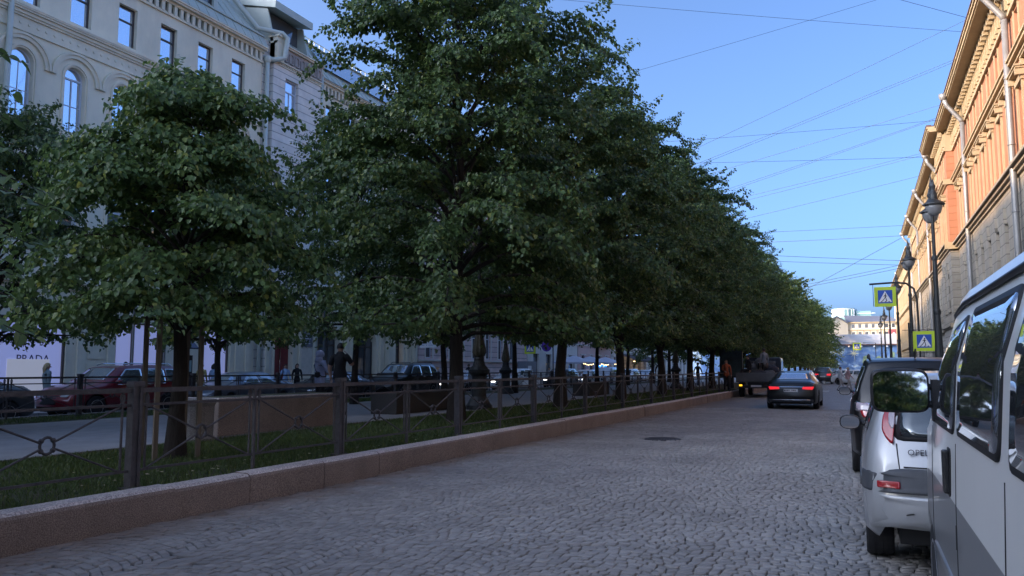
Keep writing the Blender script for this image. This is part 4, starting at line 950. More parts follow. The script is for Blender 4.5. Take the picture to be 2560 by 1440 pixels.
# ================= FENCES =================
def fence(name, label, xf, ypos, zb, group=None):
    f0 = empty(name, (xf, ypos[0], zb), 0, label, "fence")
    pm = MB(); pm.box(-.045, .045, -.062, -.022, 0, 1.09); pm.box(-.045, .045, .022, .062, 0, 1.09); pm.box(-.032, .032, -.022, .022, 0, 1.05); pm.box(-.055, .055, -.072, .072, 1.05, 1.105); pm.box(-.09, .09, -.1, .1, -.02, .015)
    post = pm.build("post", M['iron'], None); pme = post.data; bpy.data.objects.remove(post)
    L = float(np.diff(ypos).mean()); h = L / 2
    q = MB(); q.box(-.022, .022, .06, L - .06, .985, 1.035); q.box(-.013, .013, .06, L - .06, .845, .872); q.box(-.010, .010, .06, L - .06, .17, .195)
    rgs = []
    for c0 in (.0, h):
        rg = MB(); rgs.append(rg)
        a, b = c0 + (.16 if c0 == 0 else .09), c0 + h - (.16 if c0 else .09); cy = (a + b) / 2; cz = .52
        for u in (a, b):
            q.box(-.008, .008, u - .01, u + .01, .19, .985)
            q.tube([(0, u + .03 * cos(t), .93 + .05 * sin(t)) for t in np.linspace(0, 2 * pi, 11)], .007, 5, cap=False)
            q.lathe([(.028, -.015), (.03, 0), (.028, .015)], c=(0, u, .858), n=8, axis='x')
            for zz in (.855, .185):
                sgn = 1 if zz > cz else -1; dy = u - cy; l = sqrt(dy * dy + (zz - cz) ** 2)
                q.tube([(0, u, zz), (0, cy + dy / l * .075, cz + (zz - cz) / l * .075)], .011, 6)
        rg.tube([(0, cy + .075 * cos(t), cz + .078 * sin(t)) for t in np.linspace(0, 2 * pi, 17)], .014, 7, cap=False)
        for t in (.7, 2.44, 3.84, 5.58): rg.tube([(0, cy + .062 * cos(t), cz + .065 * sin(t)), (0, cy + .10 * cos(t), cz + .10 * sin(t) * .8)], .021, 7)
    q.box(-.018, .018, h - .018, h + .018, -.02, 1.0)
    po = q.build("panel", M['iron'], None); panel = po.data; bpy.data.objects.remove(po)
    rings = []
    for rg in rgs: ro = rg.build("ring", M['iron'], None, smooth=True); rings.append(ro.data); bpy.data.objects.remove(ro)
    for i, y in enumerate(ypos):
        o = mkobj("post", pme, f0); o.location = (0, y - ypos[0], 0)
        if i < len(ypos) - 1:
            p = mkobj("panel", panel, f0); p.location = (0, y - ypos[0], 0); p.scale = (1, (ypos[i + 1] - y) / L, 1); [mkobj("ring", ring, p) for ring in rings]
    return f0
ys = [-1.3, 2.6, 6.43, 10.12, 13.95] + [13.95 + 3.87 * k for k in range(1, 10)]
fence("iron_fence", "dark iron fence with crossed bars and rings along the granite kerb", -7.0, ys, KT - .02)
fence("iron_fence", "far iron fence of the same ring pattern beside the left traffic lane", -19.45, [-.4 + 4.1 * k for k in range(23)], KT - .02)

# ================= PLANTERS =================
gp = MB(); gp.box(-.42, .42, 0, 3.95, .0, .66); o = empty("granite_planter", (-11.35, 11.95, KT - .03), 0, "long low granite planter block behind the young tree", "planter", "granite planters along the path")
gp.build("body", M['granite'], o, bevel=.02); q = MB()
q.box(-.42, .42, 0, 3.95, .66, .71); q.build("rim", M['granite_top'], o, bevel=.01)
MB().box(-.34, .34, .1, 3.85, .6, .715).build("soil", M['soil'], o)
o = empty("granite_tub", (-10.75, 11.15, KT - .03), 0, "round-mouthed grey granite tub at the near end of the long planter", "planter")
q = MB(); q.lathe([(.36, 0), (.36, .05), (.33, .08), (.34, .6), (.37, .66), (.37, .72), (.31, .73), (.29, .70), (.28, .5), (.0, .5)], n=32); q.build("body", M['granite_grey'], o, smooth=False)
MB().lathe([(.28, .45), (.0, .52)], n=20).build("hollow", M['black'], o)
for (x, y, l, lb_) in ((-12.2, 19.7, 3.4, "dark granite planter block left of the first big trunk"), (-12.0, 36.6, 3.2, "granite planter block further down the path near the right trunks")):
    o = empty("granite_planter", (x, y, KT - .03), 0, lb_, "planter", "granite planters along the path"); MB().box(-.42, .42, 0, l, 0, .58).build("body", M['granite_dark'], o, bevel=.02); MB().box(-.34, .34, .08, l - .08, .5, .592).build("soil", M['soil'], o)

# ================= LAMPS =================
def boulevard_lamp(x, y, label, s=1.0):
    o = empty("cast_iron_lamp", (x, y, KT - .03), 0, label, "street lamp", "ornate lamps standing on the boulevard")
    q = MB(); q.lathe([(.42, 0), (.42, .12), (.36, .18), (.30, .30), (.27, .34), (.235, .40), (.225, 1.02), (.26, 1.06), (.33, 1.12), (.34, 1.22), (.28, 1.26), (.26, 1.30), (.20, 1.36), (.16, 1.50), (.165, 1.56), (.14, 1.62)], n=20); q.build("base", M['ironD'], o)
    q = MB(); q.lathe([(.12, 1.62), (.17, 1.66), (.20, 1.76), (.19, 1.9), (.15, 2.1), (.11, 2.3), (.09, 2.5)], n=20, fl=.10); q.build("bulb", mat("bronze_bulb", (.075, .065, .04), .5, var=.3, scale=10), o)
    q = MB(); q.lathe([(.09, 2.5), (.10, 2.55), (.07, 2.6), (.055, 4.4), (.08, 4.45), (.05, 4.5), (.045, 5.6), (.1, 5.65), (.03, 5.8)], n=12); q.tube([(0, -.7, 5.3), (0, -.4, 5.5), (0, 0, 5.3), (0, .4, 5.5), (0, .7, 5.3)], .025, 6); q.build("pole", M['ironD'], o)
    for sg in (-1, 1):
        q = MB(); q.lathe([(.05, 5.35), (.1, 5.28), (.26, 5.18), (.27, 5.15)], c=(0, sg * .7, 0), n=14); l_ = q.build("lantern", M['ironD'], o); q = MB(); q.lathe([(.22, 5.15), (.21, 5.0), (.12, 4.88), (0, 4.85)], c=(0, sg * .7, 0), n=14); q.build("lamp_glass", M['lens'], l_, smooth=True)
    o.scale = (s, s, s); return o
boulevard_lamp(-10.98, 23.3, "large ornate cast-iron lamp base with a fluted bronze bulb, nearest on the boulevard")
boulevard_lamp(-16.6, 38.4, "smaller looking ornate lamp base beside a dark trunk in the far row", .98)
boulevard_lamp(-10.98, 53, "third ornate lamp base down the boulevard between dark trunks")
o = empty("slender_lamp", (-25.2, 34.9, .15), 0, "slender grey-green lamp post on the far pavement right of the man in black", "street lamp")
MB().lathe([(.22, 0), (.22, .1), (.17, .2), (.155, .75), (.2, .8), (.22, .95), (.15, 1.0), (.12, 1.25), (.15, 1.3), (.09, 1.4), (.065, 3), (.05, 5.2), (.1, 5.3), (.02, 5.6)], n=14).build("pole", mat("grey_green_iron", (.07, .085, .09), .5, var=.2, scale=5), o)
MB().lathe([(.06, 5.6), (.2, 5.5), (.22, 5.3), (.1, 5.2)], n=12).build("lantern", M['lens'], o)
def tall_lamp(y, label, hgt=7.35):
    o = empty("tall_street_lamp", (2.4, y, .14), 0, label, "street lamp", "tall double-lantern lamps along the right pavement")
    q = MB(); q.lathe([(.24, 0), (.24, .1), (.2, .16), (.18, .9), (.2, .96), (.16, 1.05)], n=14); q.lathe([(.165, 1.2), (.175, 1.25), (.175, 1.75), (.15, 1.8)], n=14); b_ = q.build("base", M['ironD'], o)
    q = MB(); q.lathe([(.15, 1.0), (.13, 1.9), (.095, 3.2), (.115, 3.24), (.115, 3.34), (.085, 3.4), (.07, 5.0), (.09, 5.04), (.09, 5.12), (.055, 5.2), (.05, hgt - .6), (.09, hgt - .55), (.09, hgt - .45), (.04, hgt - .4), (.035, hgt + .1), (.07, hgt + .15), (.02, hgt + .45), (.005, hgt + .6)], n=12); q.build("pole", M['ironD'], o)
    q = MB()
    for sg in (-1, 1):
        q.tube([(0, sg * .03, hgt - .5), (0, sg * .3, hgt - .25), (0, sg * .62, hgt - .05), (0, sg * .72, hgt + .05)], .028, 6); q.tube([(0, sg * .05, hgt - .1), (0, sg * .25, hgt - .12), (0, sg * .3, hgt - .3)], .015, 5)
    q.build("arm", M['ironD'], o)
    for sg in (-1, 1):
        q = MB(); q.lathe([(.02, hgt + .25), (.05, hgt + .1), (.08, hgt + .02), (.06, hgt - .1), (.11, hgt - .22), (.12, hgt - .42), (.33, hgt - .56), (.34, hgt - .60)], c=(0, sg * .72, 0), n=16); l_ = q.build("lantern", M['ironD'], o)
        q = MB(); q.lathe([(.25, hgt - .60), (.255, hgt - .7), (.2, hgt - .86), (.1, hgt - .95), (0, hgt - .97)], c=(0, sg * .72, 0), n=16); q.build("lamp_glass", M['lens'], l_, smooth=True)
for y, lb_ in ((30.4, "nearest tall black double-lantern lamp post, partly covering a crossing sign"), (45.2, "second tall black double-lantern lamp post, between the two crossing sign poles"), (60, "third tall lamp post on the right pavement"), (76, "fourth tall lamp post, seen against the banner"), (92, "fifth tall lamp post, thin against the hoarding"), (108, "sixth tall lamp post, smallest against the hoarding")): tall_lamp(y, lb_)

# ================= SIGNS =================
def crossing_plate(parent, c, s, th=.03):
    """yellow-green bordered crossing sign facing the camera side (-Y)"""
    x, y, z = c; h = s / 2
    f_ = lambda u, v, d: (x + u, y - d, z + v)
    MB().prism([(-h, -h), (h, -h), (h, h), (-h, h)], f_, 0, th).build("border", M['signy'], parent)
    a = s * .335; q = MB(); q.prism([(-a, -a), (a, -a), (a, a), (-a, a)], f_, th, th + .004); q.build("blue_field", M['signb'], parent)
    q = MB(); q.prism([(-a * .92, -a * .80), (a * .92, -a * .80), (0, a * .86)], f_, th + .004, th + .008); q.build("triangle", M['signw'], parent)
    q = MB(); k = a; d0, d1 = th + .008, th + .012
    q.prism([(.06 * k + .10 * k * cos(t), .40 * k + .10 * k * sin(t)) for t in np.linspace(0, 2 * pi, 11)[:-1]], f_, d0, d1)
    for poly in ([(-.02, .27), (.12, .28), (.10, -.1), (-.05, -.1)], [(-.04, .26), (-.24, .08), (-.20, .0), (-.02, .14)], [(.1, .24), (.28, .06), (.24, .0), (.1, .12)], [(.02, -.08), (.11, -.08), (.26, -.68), (.14, -.70)], [(-.05, -.08), (.05, -.1), (-.16, -.42), (-.36, -.68), (-.46, -.62), (-.24, -.38)]):
        q.prism([(u * k, v * k) for u, v in poly], f_, d0, d1)
    for u in (-.62, -.05, .42): q.prism([(u * k, -.78 * k), ((u + .2) * k, -.78 * k), ((u + .2) * k, -.68 * k), (u * k, -.68 * k)], f_, d0, d1 - .001)
    q.build("pedestrian", M['black'], parent)
G3 = "yellow-bordered pedestrian crossing signs"
o = empty("crossing_sign", (2.2, 36.4, .14), 0, "crossing sign hanging from a curved arm against the sky", "road sign", G3)
q = MB(); q.tube([(0, 0, 0), (0, 0, 2.3), (-.03, 0, 4.2), (-.12, 0, 4.62), (-.38, 0, 4.84), (-.75, 0, 4.9), (-1.75, 0, 4.86)], .04, 8); q.tube([(-1.62, 0, 4.86), (-1.62, 0, 3.95)], .012, 5); q.tube([(-.78, 0, 4.88), (-.78, 0, 3.95)], .012, 5); q.build("pole", M['ironD'], o)
crossing_plate(o, (-1.18, -.02, 4.33), .80)
o = empty("crossing_sign", (1.95, 33.2, .14), 0, "lower crossing sign half hidden behind the nearest tall lamp post", "road sign", G3)
q = MB(); q.tube([(-.28, 0, 0), (-.28, 0, 3.1)], .03, 8); q.tube([(-.5, 0, 2.83), (.9, 0, 2.83)], .012, 5); q.tube([(-.5, 0, 2.0), (.9, 0, 2.0)], .012, 5); q.build("pole", M['ironD'], o); crossing_plate(o, (.2, -.03, 2.42), .72)
o = empty("crossing_sign", (-20.1, 50.6, .3), 0, "crossing sign on the far traffic lane between dark trunks", "road sign", G3)
q = MB(); q.tube([(1.6, 0, 0), (1.6, 0, 3.6)], .04, 8); q.tube([(1.6, 0, 3.25), (-.8, 0, 3.25)], .02, 5); q.build("pole", M['ironD'], o); crossing_plate(o, (0, -.02, 2.65), .78)
q = MB(); q.lathe([(.35, 0), (.35, .02)], c=(1.15, -.03, 2.75), n=20, axis='y'); q.build("round_sign", mat("violet_sign", (.12, .04, .5), .5), o)
o = empty("crossing_sign", (1.0, 118, 0), 0, "tiny crossing sign in front of the blue banner", "road sign", G3)
MB().tube([(.9, 0, 0), (.9, 0, 5), (-.6, 0, 5)], .05, 6).build("pole", M['ironD'], o); crossing_plate(o, (-1.35, -.02, 4.55), 1.0)
# hanging white shop signs, plaques, cabinet
o = empty("hanging_shop_sign", (-26.9, 49.0, 0), 0, "pair of small white shop signs hanging off the corner of the pink building", "shop sign")
for z, mm in ((3.0, M['signw']), (3.75, mat("pale_blue_sign", (.5, .56, .72), .4))):
    q = MB(); q.box(-.62, .62, -.03, .03, z, z + .6); sg_ = q.build("sign_board", mm, o)
    q = MB(); rr = random.Random(int(z * 9))
    for k in range(3):
        for j in range(9):
            if rr.random() < .8: q.box(-.45 + j * .1, -.38 + j * .1, -.036, -.03, z + .42 - k * .14, z + .48 - k * .14)
    q.build("lettering", mat("grey_blue_letters", (.25, .35, .5), .5), sg_)
MB().tube([(-1.1, 0, 4.5), (.6, 0, 4.5)], .02, 5).build("bracket", M['ironD'], o)
o = empty("electrical_cabinet", (-27.4, 68.2, .15), 0, "grey electrical cabinet with a white notice against the pink building", "cabinet")
MB().box(-.4, .4, -1.3, 1.3, 0, 2.1).build("body", mat("cabinet_grey", (.19, .22, .26), .5), o); MB().box(.4, .42, -.8, .0, 1.2, 1.7).build("notice", M['signw'], o)
o = empty("balcony_sign", (-26.5, 88.0, 0), 0, "blue lit sign board by the cafe parasols", "shop sign"); MB().box(-.6, .6, -.05, .05, 1.35, 2.0).build("board", mat("blue_lightbox", (.05, .25, .85), .4, emit=.6), o); MB().tube([(0, 0, 0), (0, 0, 1.4)], .03, 6).build("leg", M['ironD'], o)
# billboard
o = empty("billboard", (-7.95, 56.3, KT - .1), 0, "dark teal poster stand beside the fence left of the truck", "billboard")
MB().box(-.74, .74, -.12, .12, .75, 2.9).build("panel", M['ironD'], o); MB().box(-.66, .66, -.135, -.12, .83, 2.82).build("poster", mat("teal_poster", (.07, .13, .15), .3, col2=(.012, .02, .03), scale=1.2), o)
MB().box(-.15, .15, -.1, .1, -.05, .75).build("leg", M['ironD'], o); q = MB()
for k in range(7): q.box(-.5, -.5 + .3 + .12 * (k % 3), -.138, -.135, 1.1 + k * .1, 1.14 + k * .1)
q.build("lettering", mat("poster_text", (.10, .13, .14), .5), o)
# parking meter with solar panel
o = empty("parking_meter", (-24.7, 25.1, .15), 0, "black parking meter with a tilted solar panel behind the young tree", "parking meter")
MB().box(-.14, .14, -.2, .2, 0, 1.95).build("body", M['blackp'], o); q = MB(); q.box(.14, .15, -.14, .14, 1.3, 1.75); q.build("display", mat("meter_display", (.35, .5, .5), .4), o)
MB().tube([(0, 0, 1.9), (0, 0, 2.35)], .03, 6).build("mast", M['ironD'], o); q = MB(); q.add([(-.3, -.28, 2.75), (-.3, .28, 2.75), (.35, .28, 2.2), (.35, -.28, 2.2), (-.28, -.28, 2.80), (-.28, .28, 2.80), (.37, .28, 2.25), (.37, -.28, 2.25)], [(0, 1, 2, 3), (4, 5, 6, 7), (0, 1, 5, 4), (2, 3, 7, 6), (1, 2, 6, 5), (0, 3, 7, 4)]); q.build("solar_panel", mat("solar_cells", (.06, .08, .14), .2), o)
for y, lb_ in ((25.85, "thin grey sign post in front of the shopfront left of the red car roof"), (24.3, "thinner post beside the panelled pier on the far pavement")):
    o = empty("sign_post", (-25.4, y - 1.2, .15), 0, lb_, "post", "posts on the far pavement"); MB().tube([(0, 0, 0), (0, 0, 4.2)], .045, 8).build("pole", M['chrome'] if 0 else M['pipeR'], o)
# cafe parasols
for i, (x, y, lb_) in enumerate(((-25.8, 76.5, "left of the three white cafe parasols"), (-25.8, 81.8, "middle one of the three white cafe parasols"), (-25.8, 87.2, "right of the three white cafe parasols"))):
    o = empty("parasol", (x, y, .15), 0, lb_, "parasol", "white parasols on the cafe terrace")
    q = MB(); h = 2.4; top = (0, 0, 2.75); n = 4; R_ = 2.3; cs_ = [(R_ * cos(pi / 4 + pi / 2 * k), R_ * sin(pi / 4 + pi / 2 * k), 2.1) for k in range(4)]
    q.add([top] + cs_ + [(a, b, c - .14) for a, b, c in cs_], [(0, k + 1, (k + 1) % 4 + 1) for k in range(4)] + [(k + 1, (k + 1) % 4 + 1, (k + 1) % 4 + 5, k + 5) for k in range(4)])
    q.build("canopy", mat("parasol_cloth", (.58, .60, .72), .8), o); MB().tube([(0, 0, 0), (0, 0, 2.75)], .035, 6).build("pole", M['ironD'], o)
    q = MB(); rr = random.Random(i)
    for k in range(7): q.lathe([(0, -.05), (.05, 0), (0, .05)], c=(1.5, -1.5 + k * .5, 1.85 + rr.uniform(-.1, .1)), n=6)
    q.build("lamp_string", M['bulb'], o)
o = empty("shop_awning", (-27, 107, 0), 0, "long dark awning with warm strip lights on the banded house", "awning")
q = MB(); q.add([(-1, -7, 3.5), (-1, 7, 3.5), (1.3, 7, 2.7), (1.3, -7, 2.7), (1.3, 7, 2.45), (1.3, -7, 2.45)], [(0, 1, 2, 3), (3, 2, 4, 5)]); q.build("cloth", mat("awning_cloth", (.07, .045, .045), .8), o)
q = MB()
for k in range(6): q.box(.9, 1.0, -6.5 + k * 2.3, -5 + k * 2.3, 2.5, 2.56)
q.build("strip_light", M['bulb'], o)

# ================= OVERHEAD WIRES =================
def on_x(x, y, X):
    d = PX(x, y, 1.0) - Vector((0, 0, EYE)); t = X / d.x; return Vector((0, 0, EYE)) + d * t
def wire(p1, p2, k, sag=.15, r=.011):
    """wire through two photo points, strung from the right-hand facade to the left-hand roofs"""
    a = on_x(*p2, 4.7); best = None
    for xx in range(p1[0], 250, -10):
        t = (xx - p2[0]) / (p1[0] - p2[0]); yy = p2[1] + (p1[1] - p2[1]) * t; b = on_x(xx, yy, -27.6)
        if 8 < b.z < 26 and b.y > 5 and (best is None or abs(b.z - 15.5) < abs(best.z - 15.5)): best = b
    if best is None: return
    b = best; n = 14; pts = [a.lerp(b, i / n) - Vector((0, 0, sag * 4 * (i / n) * (1 - i / n))) for i in range(n + 1)]
    rs = [r * max(1, ((p.y) / 38)) for p in pts]
    o = MB().tube(pts, rs, 5).build("overhead_wire", mat("wire_black", (.02, .022, .03), .6)); tag(o, WL[k], "wire", "wires strung across the street")
WP = [((1510, 0), (2412, 80)), ((1530, 192), (2190, 0)), ((1735, 368), (2425, 45)), ((1740, 405), (2400, 143)), ((1742, 410), (2398, 150)), ((1745, 438), (2365, 258)), ((1715, 345), (2355, 300)), ((1790, 478), (2350, 292)), ((1795, 482), (2335, 300)), ((1812, 500), (2325, 378)), ((1820, 508), (2322, 384)), ((1740, 402), (2325, 392)), ((1820, 553), (2310, 437)), ((1890, 578), (2285, 562)), ((1895, 603), (2280, 588)), ((1920, 635), (2265, 652)), ((1940, 650), (2262, 663)), ((1960, 720), (2262, 660)), ((1990, 735), (2262, 590)), ((1965, 725), (2262, 668)), ((2262, 0), (2420, 45)), ((2268, 0), (2424, 52))]
WL = ["topmost long wire sloping down to the right cornice", "wire rising to the top edge of the photo above the tree tops", "steep wire rising towards the drainpipe near the top right", "upper of the close pair of wires rising to the cornice", "lower of the close pair of wires rising to the cornice", "wire just below the close pair, ending beside the bent drainpipe", "nearly level wire crossing behind the steep ones above the second tree",
 "wire of the middle fan, upper strand", "wire of the middle fan, second strand", "wire of the lower fan, upper strand", "wire of the lower fan, second strand", "thin level wire at the height of the third tree's top", "single thin wire below the lower fan", "level wire left of the bent lower drainpipe, upper one", "level wire left of the bent lower drainpipe, lower one", "faint wire sinking to the far lantern, upper one", "faint wire sinking to the far lantern, lower one", "faint wire rising to the far lantern from the last trees", "steep faint wire over the cream palace", "thicker faint wire just above the far signs", "short wire at the top right corner, upper strand", "short wire at the top right corner, lower strand"]
for k, (a, b) in enumerate(WP): wire(a, b, k, r=.0075 if k < 14 else .009)
for k, (p, q_, lb_) in enumerate((((1357, 66), (1357, -200), "short upright wire above the largest tree"), ((905, 62), (850, -70), "short slanting wire left of the largest tree's top"))):
    a = PX(*p, 26); b = PX(*q_, 16); o = MB().tube([a, a.lerp(b, .5), b], .011, 5).build("overhead_wire", MATS["wire_black"]); tag(o, lb_, "wire", "wires strung across the street")

# ================= VEHICLES =================
def rpoly(pts, r=.04, n=3):
    out = []; k = len(pts)
    for i in range(k):
        p = Vector(pts[i]); a = Vector(pts[i - 1]) - p; b = Vector(pts[(i + 1) % k]) - p
        rr = min(r, a.length * .45, b.length * .45); A = p + a.normalized() * rr; B = p + b.normalized() * rr
        for j in range(n + 1):
            t = j / n; out.append(tuple((A * (1 - t) ** 2 + p * 2 * t * (1 - t) + B * t * t)))
    return out
TABS = dict(
 sedan=[(0, .20, .58, .82, .63, .68), (.015, .16, .62, .89, .69, .72), (.05, .14, .655, .94, .735, .75), (.14, .13, .67, .98, .755, .77), (.18, .13, .67, .99, .785, .75), (.29, .13, .67, 1, .955, .63), (.36, .13, .67, 1, .993, .62), (.47, .13, .668, 1, 1.0, .63), (.55, .13, .665, 1, .985, .64), (.61, .13, .66, 1, .95, .65), (.73, .13, .65, 1, .745, .76), (.76, .13, .645, 1, .71, .82), (.88, .13, .61, .98, .665, .80), (.95, .14, .56, .93, .61, .74), (.985, .16, .49, .86, .53, .68), (1, .2, .40, .78, .44, .62)],
 suv=[(0, .22, .60, .85, .90, .66), (.02, .19, .62, .92, .965, .69), (.07, .17, .63, .97, .985, .71), (.2, .17, .625, 1, 1, .73), (.4, .17, .62, 1, 1, .74), (.54, .17, .61, 1, .985, .74), (.60, .17, .605, 1, .955, .73), (.72, .17, .59, 1, .72, .80), (.755, .17, .585, 1, .665, .84), (.88, .17, .56, .98, .62, .82), (.95, .18, .51, .93, .57, .76), (.985, .2, .45, .87, .50, .70), (1, .24, .37, .8, .41, .64)],
 hatch=[(0, .23, .60, .90, .93, .66), (.025, .17, .63, .955, .975, .70), (.08, .15, .64, .99, .99, .72), (.2, .15, .64, 1, 1, .74), (.42, .15, .635, 1, 1, .75), (.52, .15, .63, 1, .985, .74), (.59, .15, .62, 1, .95, .73), (.74, .15, .60, 1, .71, .82), (.78, .15, .59, 1, .66, .84), (.90, .15, .55, .97, .61, .80), (.96, .17, .49, .91, .55, .74), (1, .22, .38, .82, .42, .66)],
 van=[(0, .17, .62, .95, .94, .80), (.02, .14, .625, .985, .98, .82), (.08, .13, .63, 1, 1, .84), (.3, .13, .63, 1, 1, .845), (.60, .13, .63, 1, 1, .845), (.68, .13, .63, 1, .99, .84), (.745, .13, .63, 1, .955, .82), (.86, .13, .61, .99, .71, .82), (.89, .13, .59, .98, .665, .83), (.95, .14, .53, .965, .59, .80), (.985, .16, .45, .925, .50, .74), (1, .2, .36, .87, .42, .66)])
LEAN = dict(sedan=[.06, .0, .01, .03, .06, .08, .10, .10, .10, .10], suv=[.08, .0, .01, .04, .09, .20, .33, .33, .30, .28], hatch=[.05, .0, .0, .04, .10, .20, .33, .34, .32, .30], van=[.06, 0, 0, .02, .05, .09, .14, .14, .12, .1])
WM = {}
def wheel_mesh(R, W_, rimm='rim'):
    k = (R, W_, rimm)
    if k in WM: return WM[k]
    h = W_ / 2; q = MB(); prof = [(R * .66, -h), (R * .93, -h), (R * .985, -h * .82), (R, -h * .5)]
    prof += [(R, -h * .42), (R * .985, -h * .38), (R * .985, -h * .2), (R, -h * .16), (R, h * .16), (R * .985, h * .2), (R * .985, h * .38), (R, h * .42)] + [(R, h * .5), (R * .985, h * .82), (R * .93, h), (R * .66, h)]
    q.lathe(prof, n=36, axis='y'); o = q.build("wheel", M['rubber'], None, smooth=False); a = o.data; bpy.data.objects.remove(o)
    q = MB()
    for sg in (1, -1):
        q.lathe([(R * .68, h * .7), (R * .67, h * 1.01), (R * .62, h * 1.0), (R * .60, h * .45), (R * .1, h * .35)] if sg > 0 else [(R * .1, -h * .35), (R * .60, -h * .45), (R * .62, -h), (R * .67, -h * 1.01), (R * .68, -h * .7)], n=28, axis='y')
        for j in range(5):
            for dd in (-.13, .13):
                t = 2 * pi * j / 5 + dd; ux, uz = cos(t), sin(t); px_, pz_ = -uz, ux; w0, w1 = .018, .026
                vs = []
                for rr, ww, dep in ((R * .12, w0 * 1.3, .72), (R * .63, w1, .95)):
                    for e in (-1, 1):
                        for d2 in (dep - .12, dep): vs.append((ux * rr + px_ * ww * e, sg * h * d2, uz * rr + pz_ * ww * e))
                q.add(vs, [(0, 1, 3, 2), (4, 6, 7, 5), (1, 5, 7, 3), (0, 4, 5, 1), (2, 3, 7, 6)])
        q.lathe([(R * .16, sg * h * .55), (R * .15, sg * h * .82), (0, sg * h * .84)], n=12, axis='y')
    o = q.build("rim", M[rimm], None); b = o.data; bpy.data.objects.remove(o)
    WM[k] = (a, b); return WM[k]
class Car:
    def __init__(s, name, label, cat, kind, L, W, H, pm, pos, rz, group=None, R=.32, xr=.19, xf=.81, rims='rim', lowm=None, lowrow=3, detail=56, seg=10, glassm='gl_car', bulge=.10):
        s.L, s.W, s.H = L, W, H; s.root = empty(name, pos, rz, label, cat, group); tab = TABS[kind]; lean = LEAN[kind]
        T = np.array(tab); xs = sorted(set(list(np.linspace(0, 1, detail)) + [0, .006, .015, .03, .05, .97, .985, .995, 1]))
        hw = W / 2; V = []; n = 10
        for x in xs:
            z0, zb, wb, zt, wt = [np.interp(x, T[:, 0], T[:, i]) for i in range(1, 6)]
            z0 *= H; zb *= H; zt *= H; wb *= hw; wt *= hw; ztp = max(zb + .01, zt - .035)
            P_ = [(wb * .90, z0), (wb * .985, z0 + .07), (wb * 1.0, z0 + (zb - z0) * .45), (wb * .995, z0 + (zb - z0) * .75), (wb * (.985 if kind == 'van' else .965), zb), ((wb * .97 + wt) / 2 + (.046 if kind == 'van' else .012), (zb + ztp) / 2 + .0), (wt, ztp), (wt * .93, (ztp + zt) / 2 + .010), (wt * .55, zt + .004), (0, zt + .012)]
            X = x * L
            for xc in (xr * L, xf * L):
                dx = abs(X - xc); Ra = R + .055
                if dx < Ra:
                    za = R + sqrt(Ra * Ra - dx * dx)
                    P_ = [(y, max(z, za + .004 * i)) if i < 4 else (y, z) for i, (y, z) in enumerate(P_)]
            row = []
            for i, (y, z) in enumerate(P_): row.append((X + lean[i] * max(0, 1 - X / .9), y, z))
            for i in range(n - 2, -1, -1): X_, y, z = row[i]; row.append((X_, -y, z))
            V.append(row)
        m_ = len(V[0]); mb = MB(); mb.v = [p for r_ in V for p in r_]
        for i in range(len(V) - 1):
            for j in range(m_ - 1):
                a = i * m_ + j; mb.f.append((a, a + m_, a + m_ + 1, a + 1)); jj = min(j, m_ - 2 - j); mb.m.append(1 if (lowm and jj < lowrow) else 0)
        # rounded end caps
        for end, sg in ((0, -1), (len(V) - 1, 1)):
            row = V[end]; grid = []
            for i in range(n):
                a = row[i]; b = row[m_ - 1 - i] if i < n - 1 else row[i]; g_ = []
                for k in range(seg + 1):
                    t = k / seg; y = a[1] + (b[1] - a[1]) * t; u = (y / (abs(a[1]) + 1e-6)) if a[1] else 0
                    bl = (bulge if sg < 0 else bulge * 1.6) * (1 - u * u) ** .8 * (1 if i < 6 else .8) if abs(u) < 1 else 0
                    if i == n - 1: bl = 0
                    mb.v.append((a[0] + sg * bl, y, a[2] + (.012 * (1 - u * u) if i > 5 else 0))); g_.append(len(mb.v) - 1)
                grid.append(g_)
            for i in range(n - 1):
                for k in range(seg): mb.f.append((grid[i][k], grid[i][k + 1], grid[i + 1][k + 1], grid[i + 1][k])); mb.m.append(1 if (lowm and i < lowrow) else 0)
        mats = [pm, lowm] if lowm else [pm, pm]
        s.body = mb.build("body", mats, s.root, smooth=True)
        bmm = bmesh.new(); bmm.from_mesh(s.body.data); bmesh.ops.remove_doubles(bmm, verts=bmm.verts, dist=.0012); bmesh.ops.recalc_face_normals(bmm, faces=bmm.faces); bmm.to_mesh(s.body.data)
        s.bvh = BVHTree.FromBMesh(bmm); bmm.free()
        e = s.body.data
        q = MB(); q.box(.12, L - .15, -hw + .26, hw - .26, H * .14, H * .45); q.build("underbody", M['black'], s.root)
        a, b = wheel_mesh(R, .21, rims)
        for xc in (xr * L, xf * L):
            for sg in (-1, 1):
                wo = mkobj("wheel", a, s.root); wo.location = (xc, sg * (hw - .125), R); mkobj("rim", b, wo)
    def hit(s, side, u, v):
        L = s.L
        o, d = {'L': ((u, 3, v), (0, -1, 0)), 'R': ((u, -3, v), (0, 1, 0)), 'B': ((-2, u, v), (1, 0, 0)), 'F': ((L + 2, u, v), (-1, 0, 0)), 'T': ((u, v, 4), (0, 0, -1))}[side]
        h = s.bvh.ray_cast(Vector(o), Vector(d))
        if h[0] is None:
            h = s.bvh.find_nearest(Vector(o) + Vector(d) * 2.2)
        return h[0], -Vector(d)
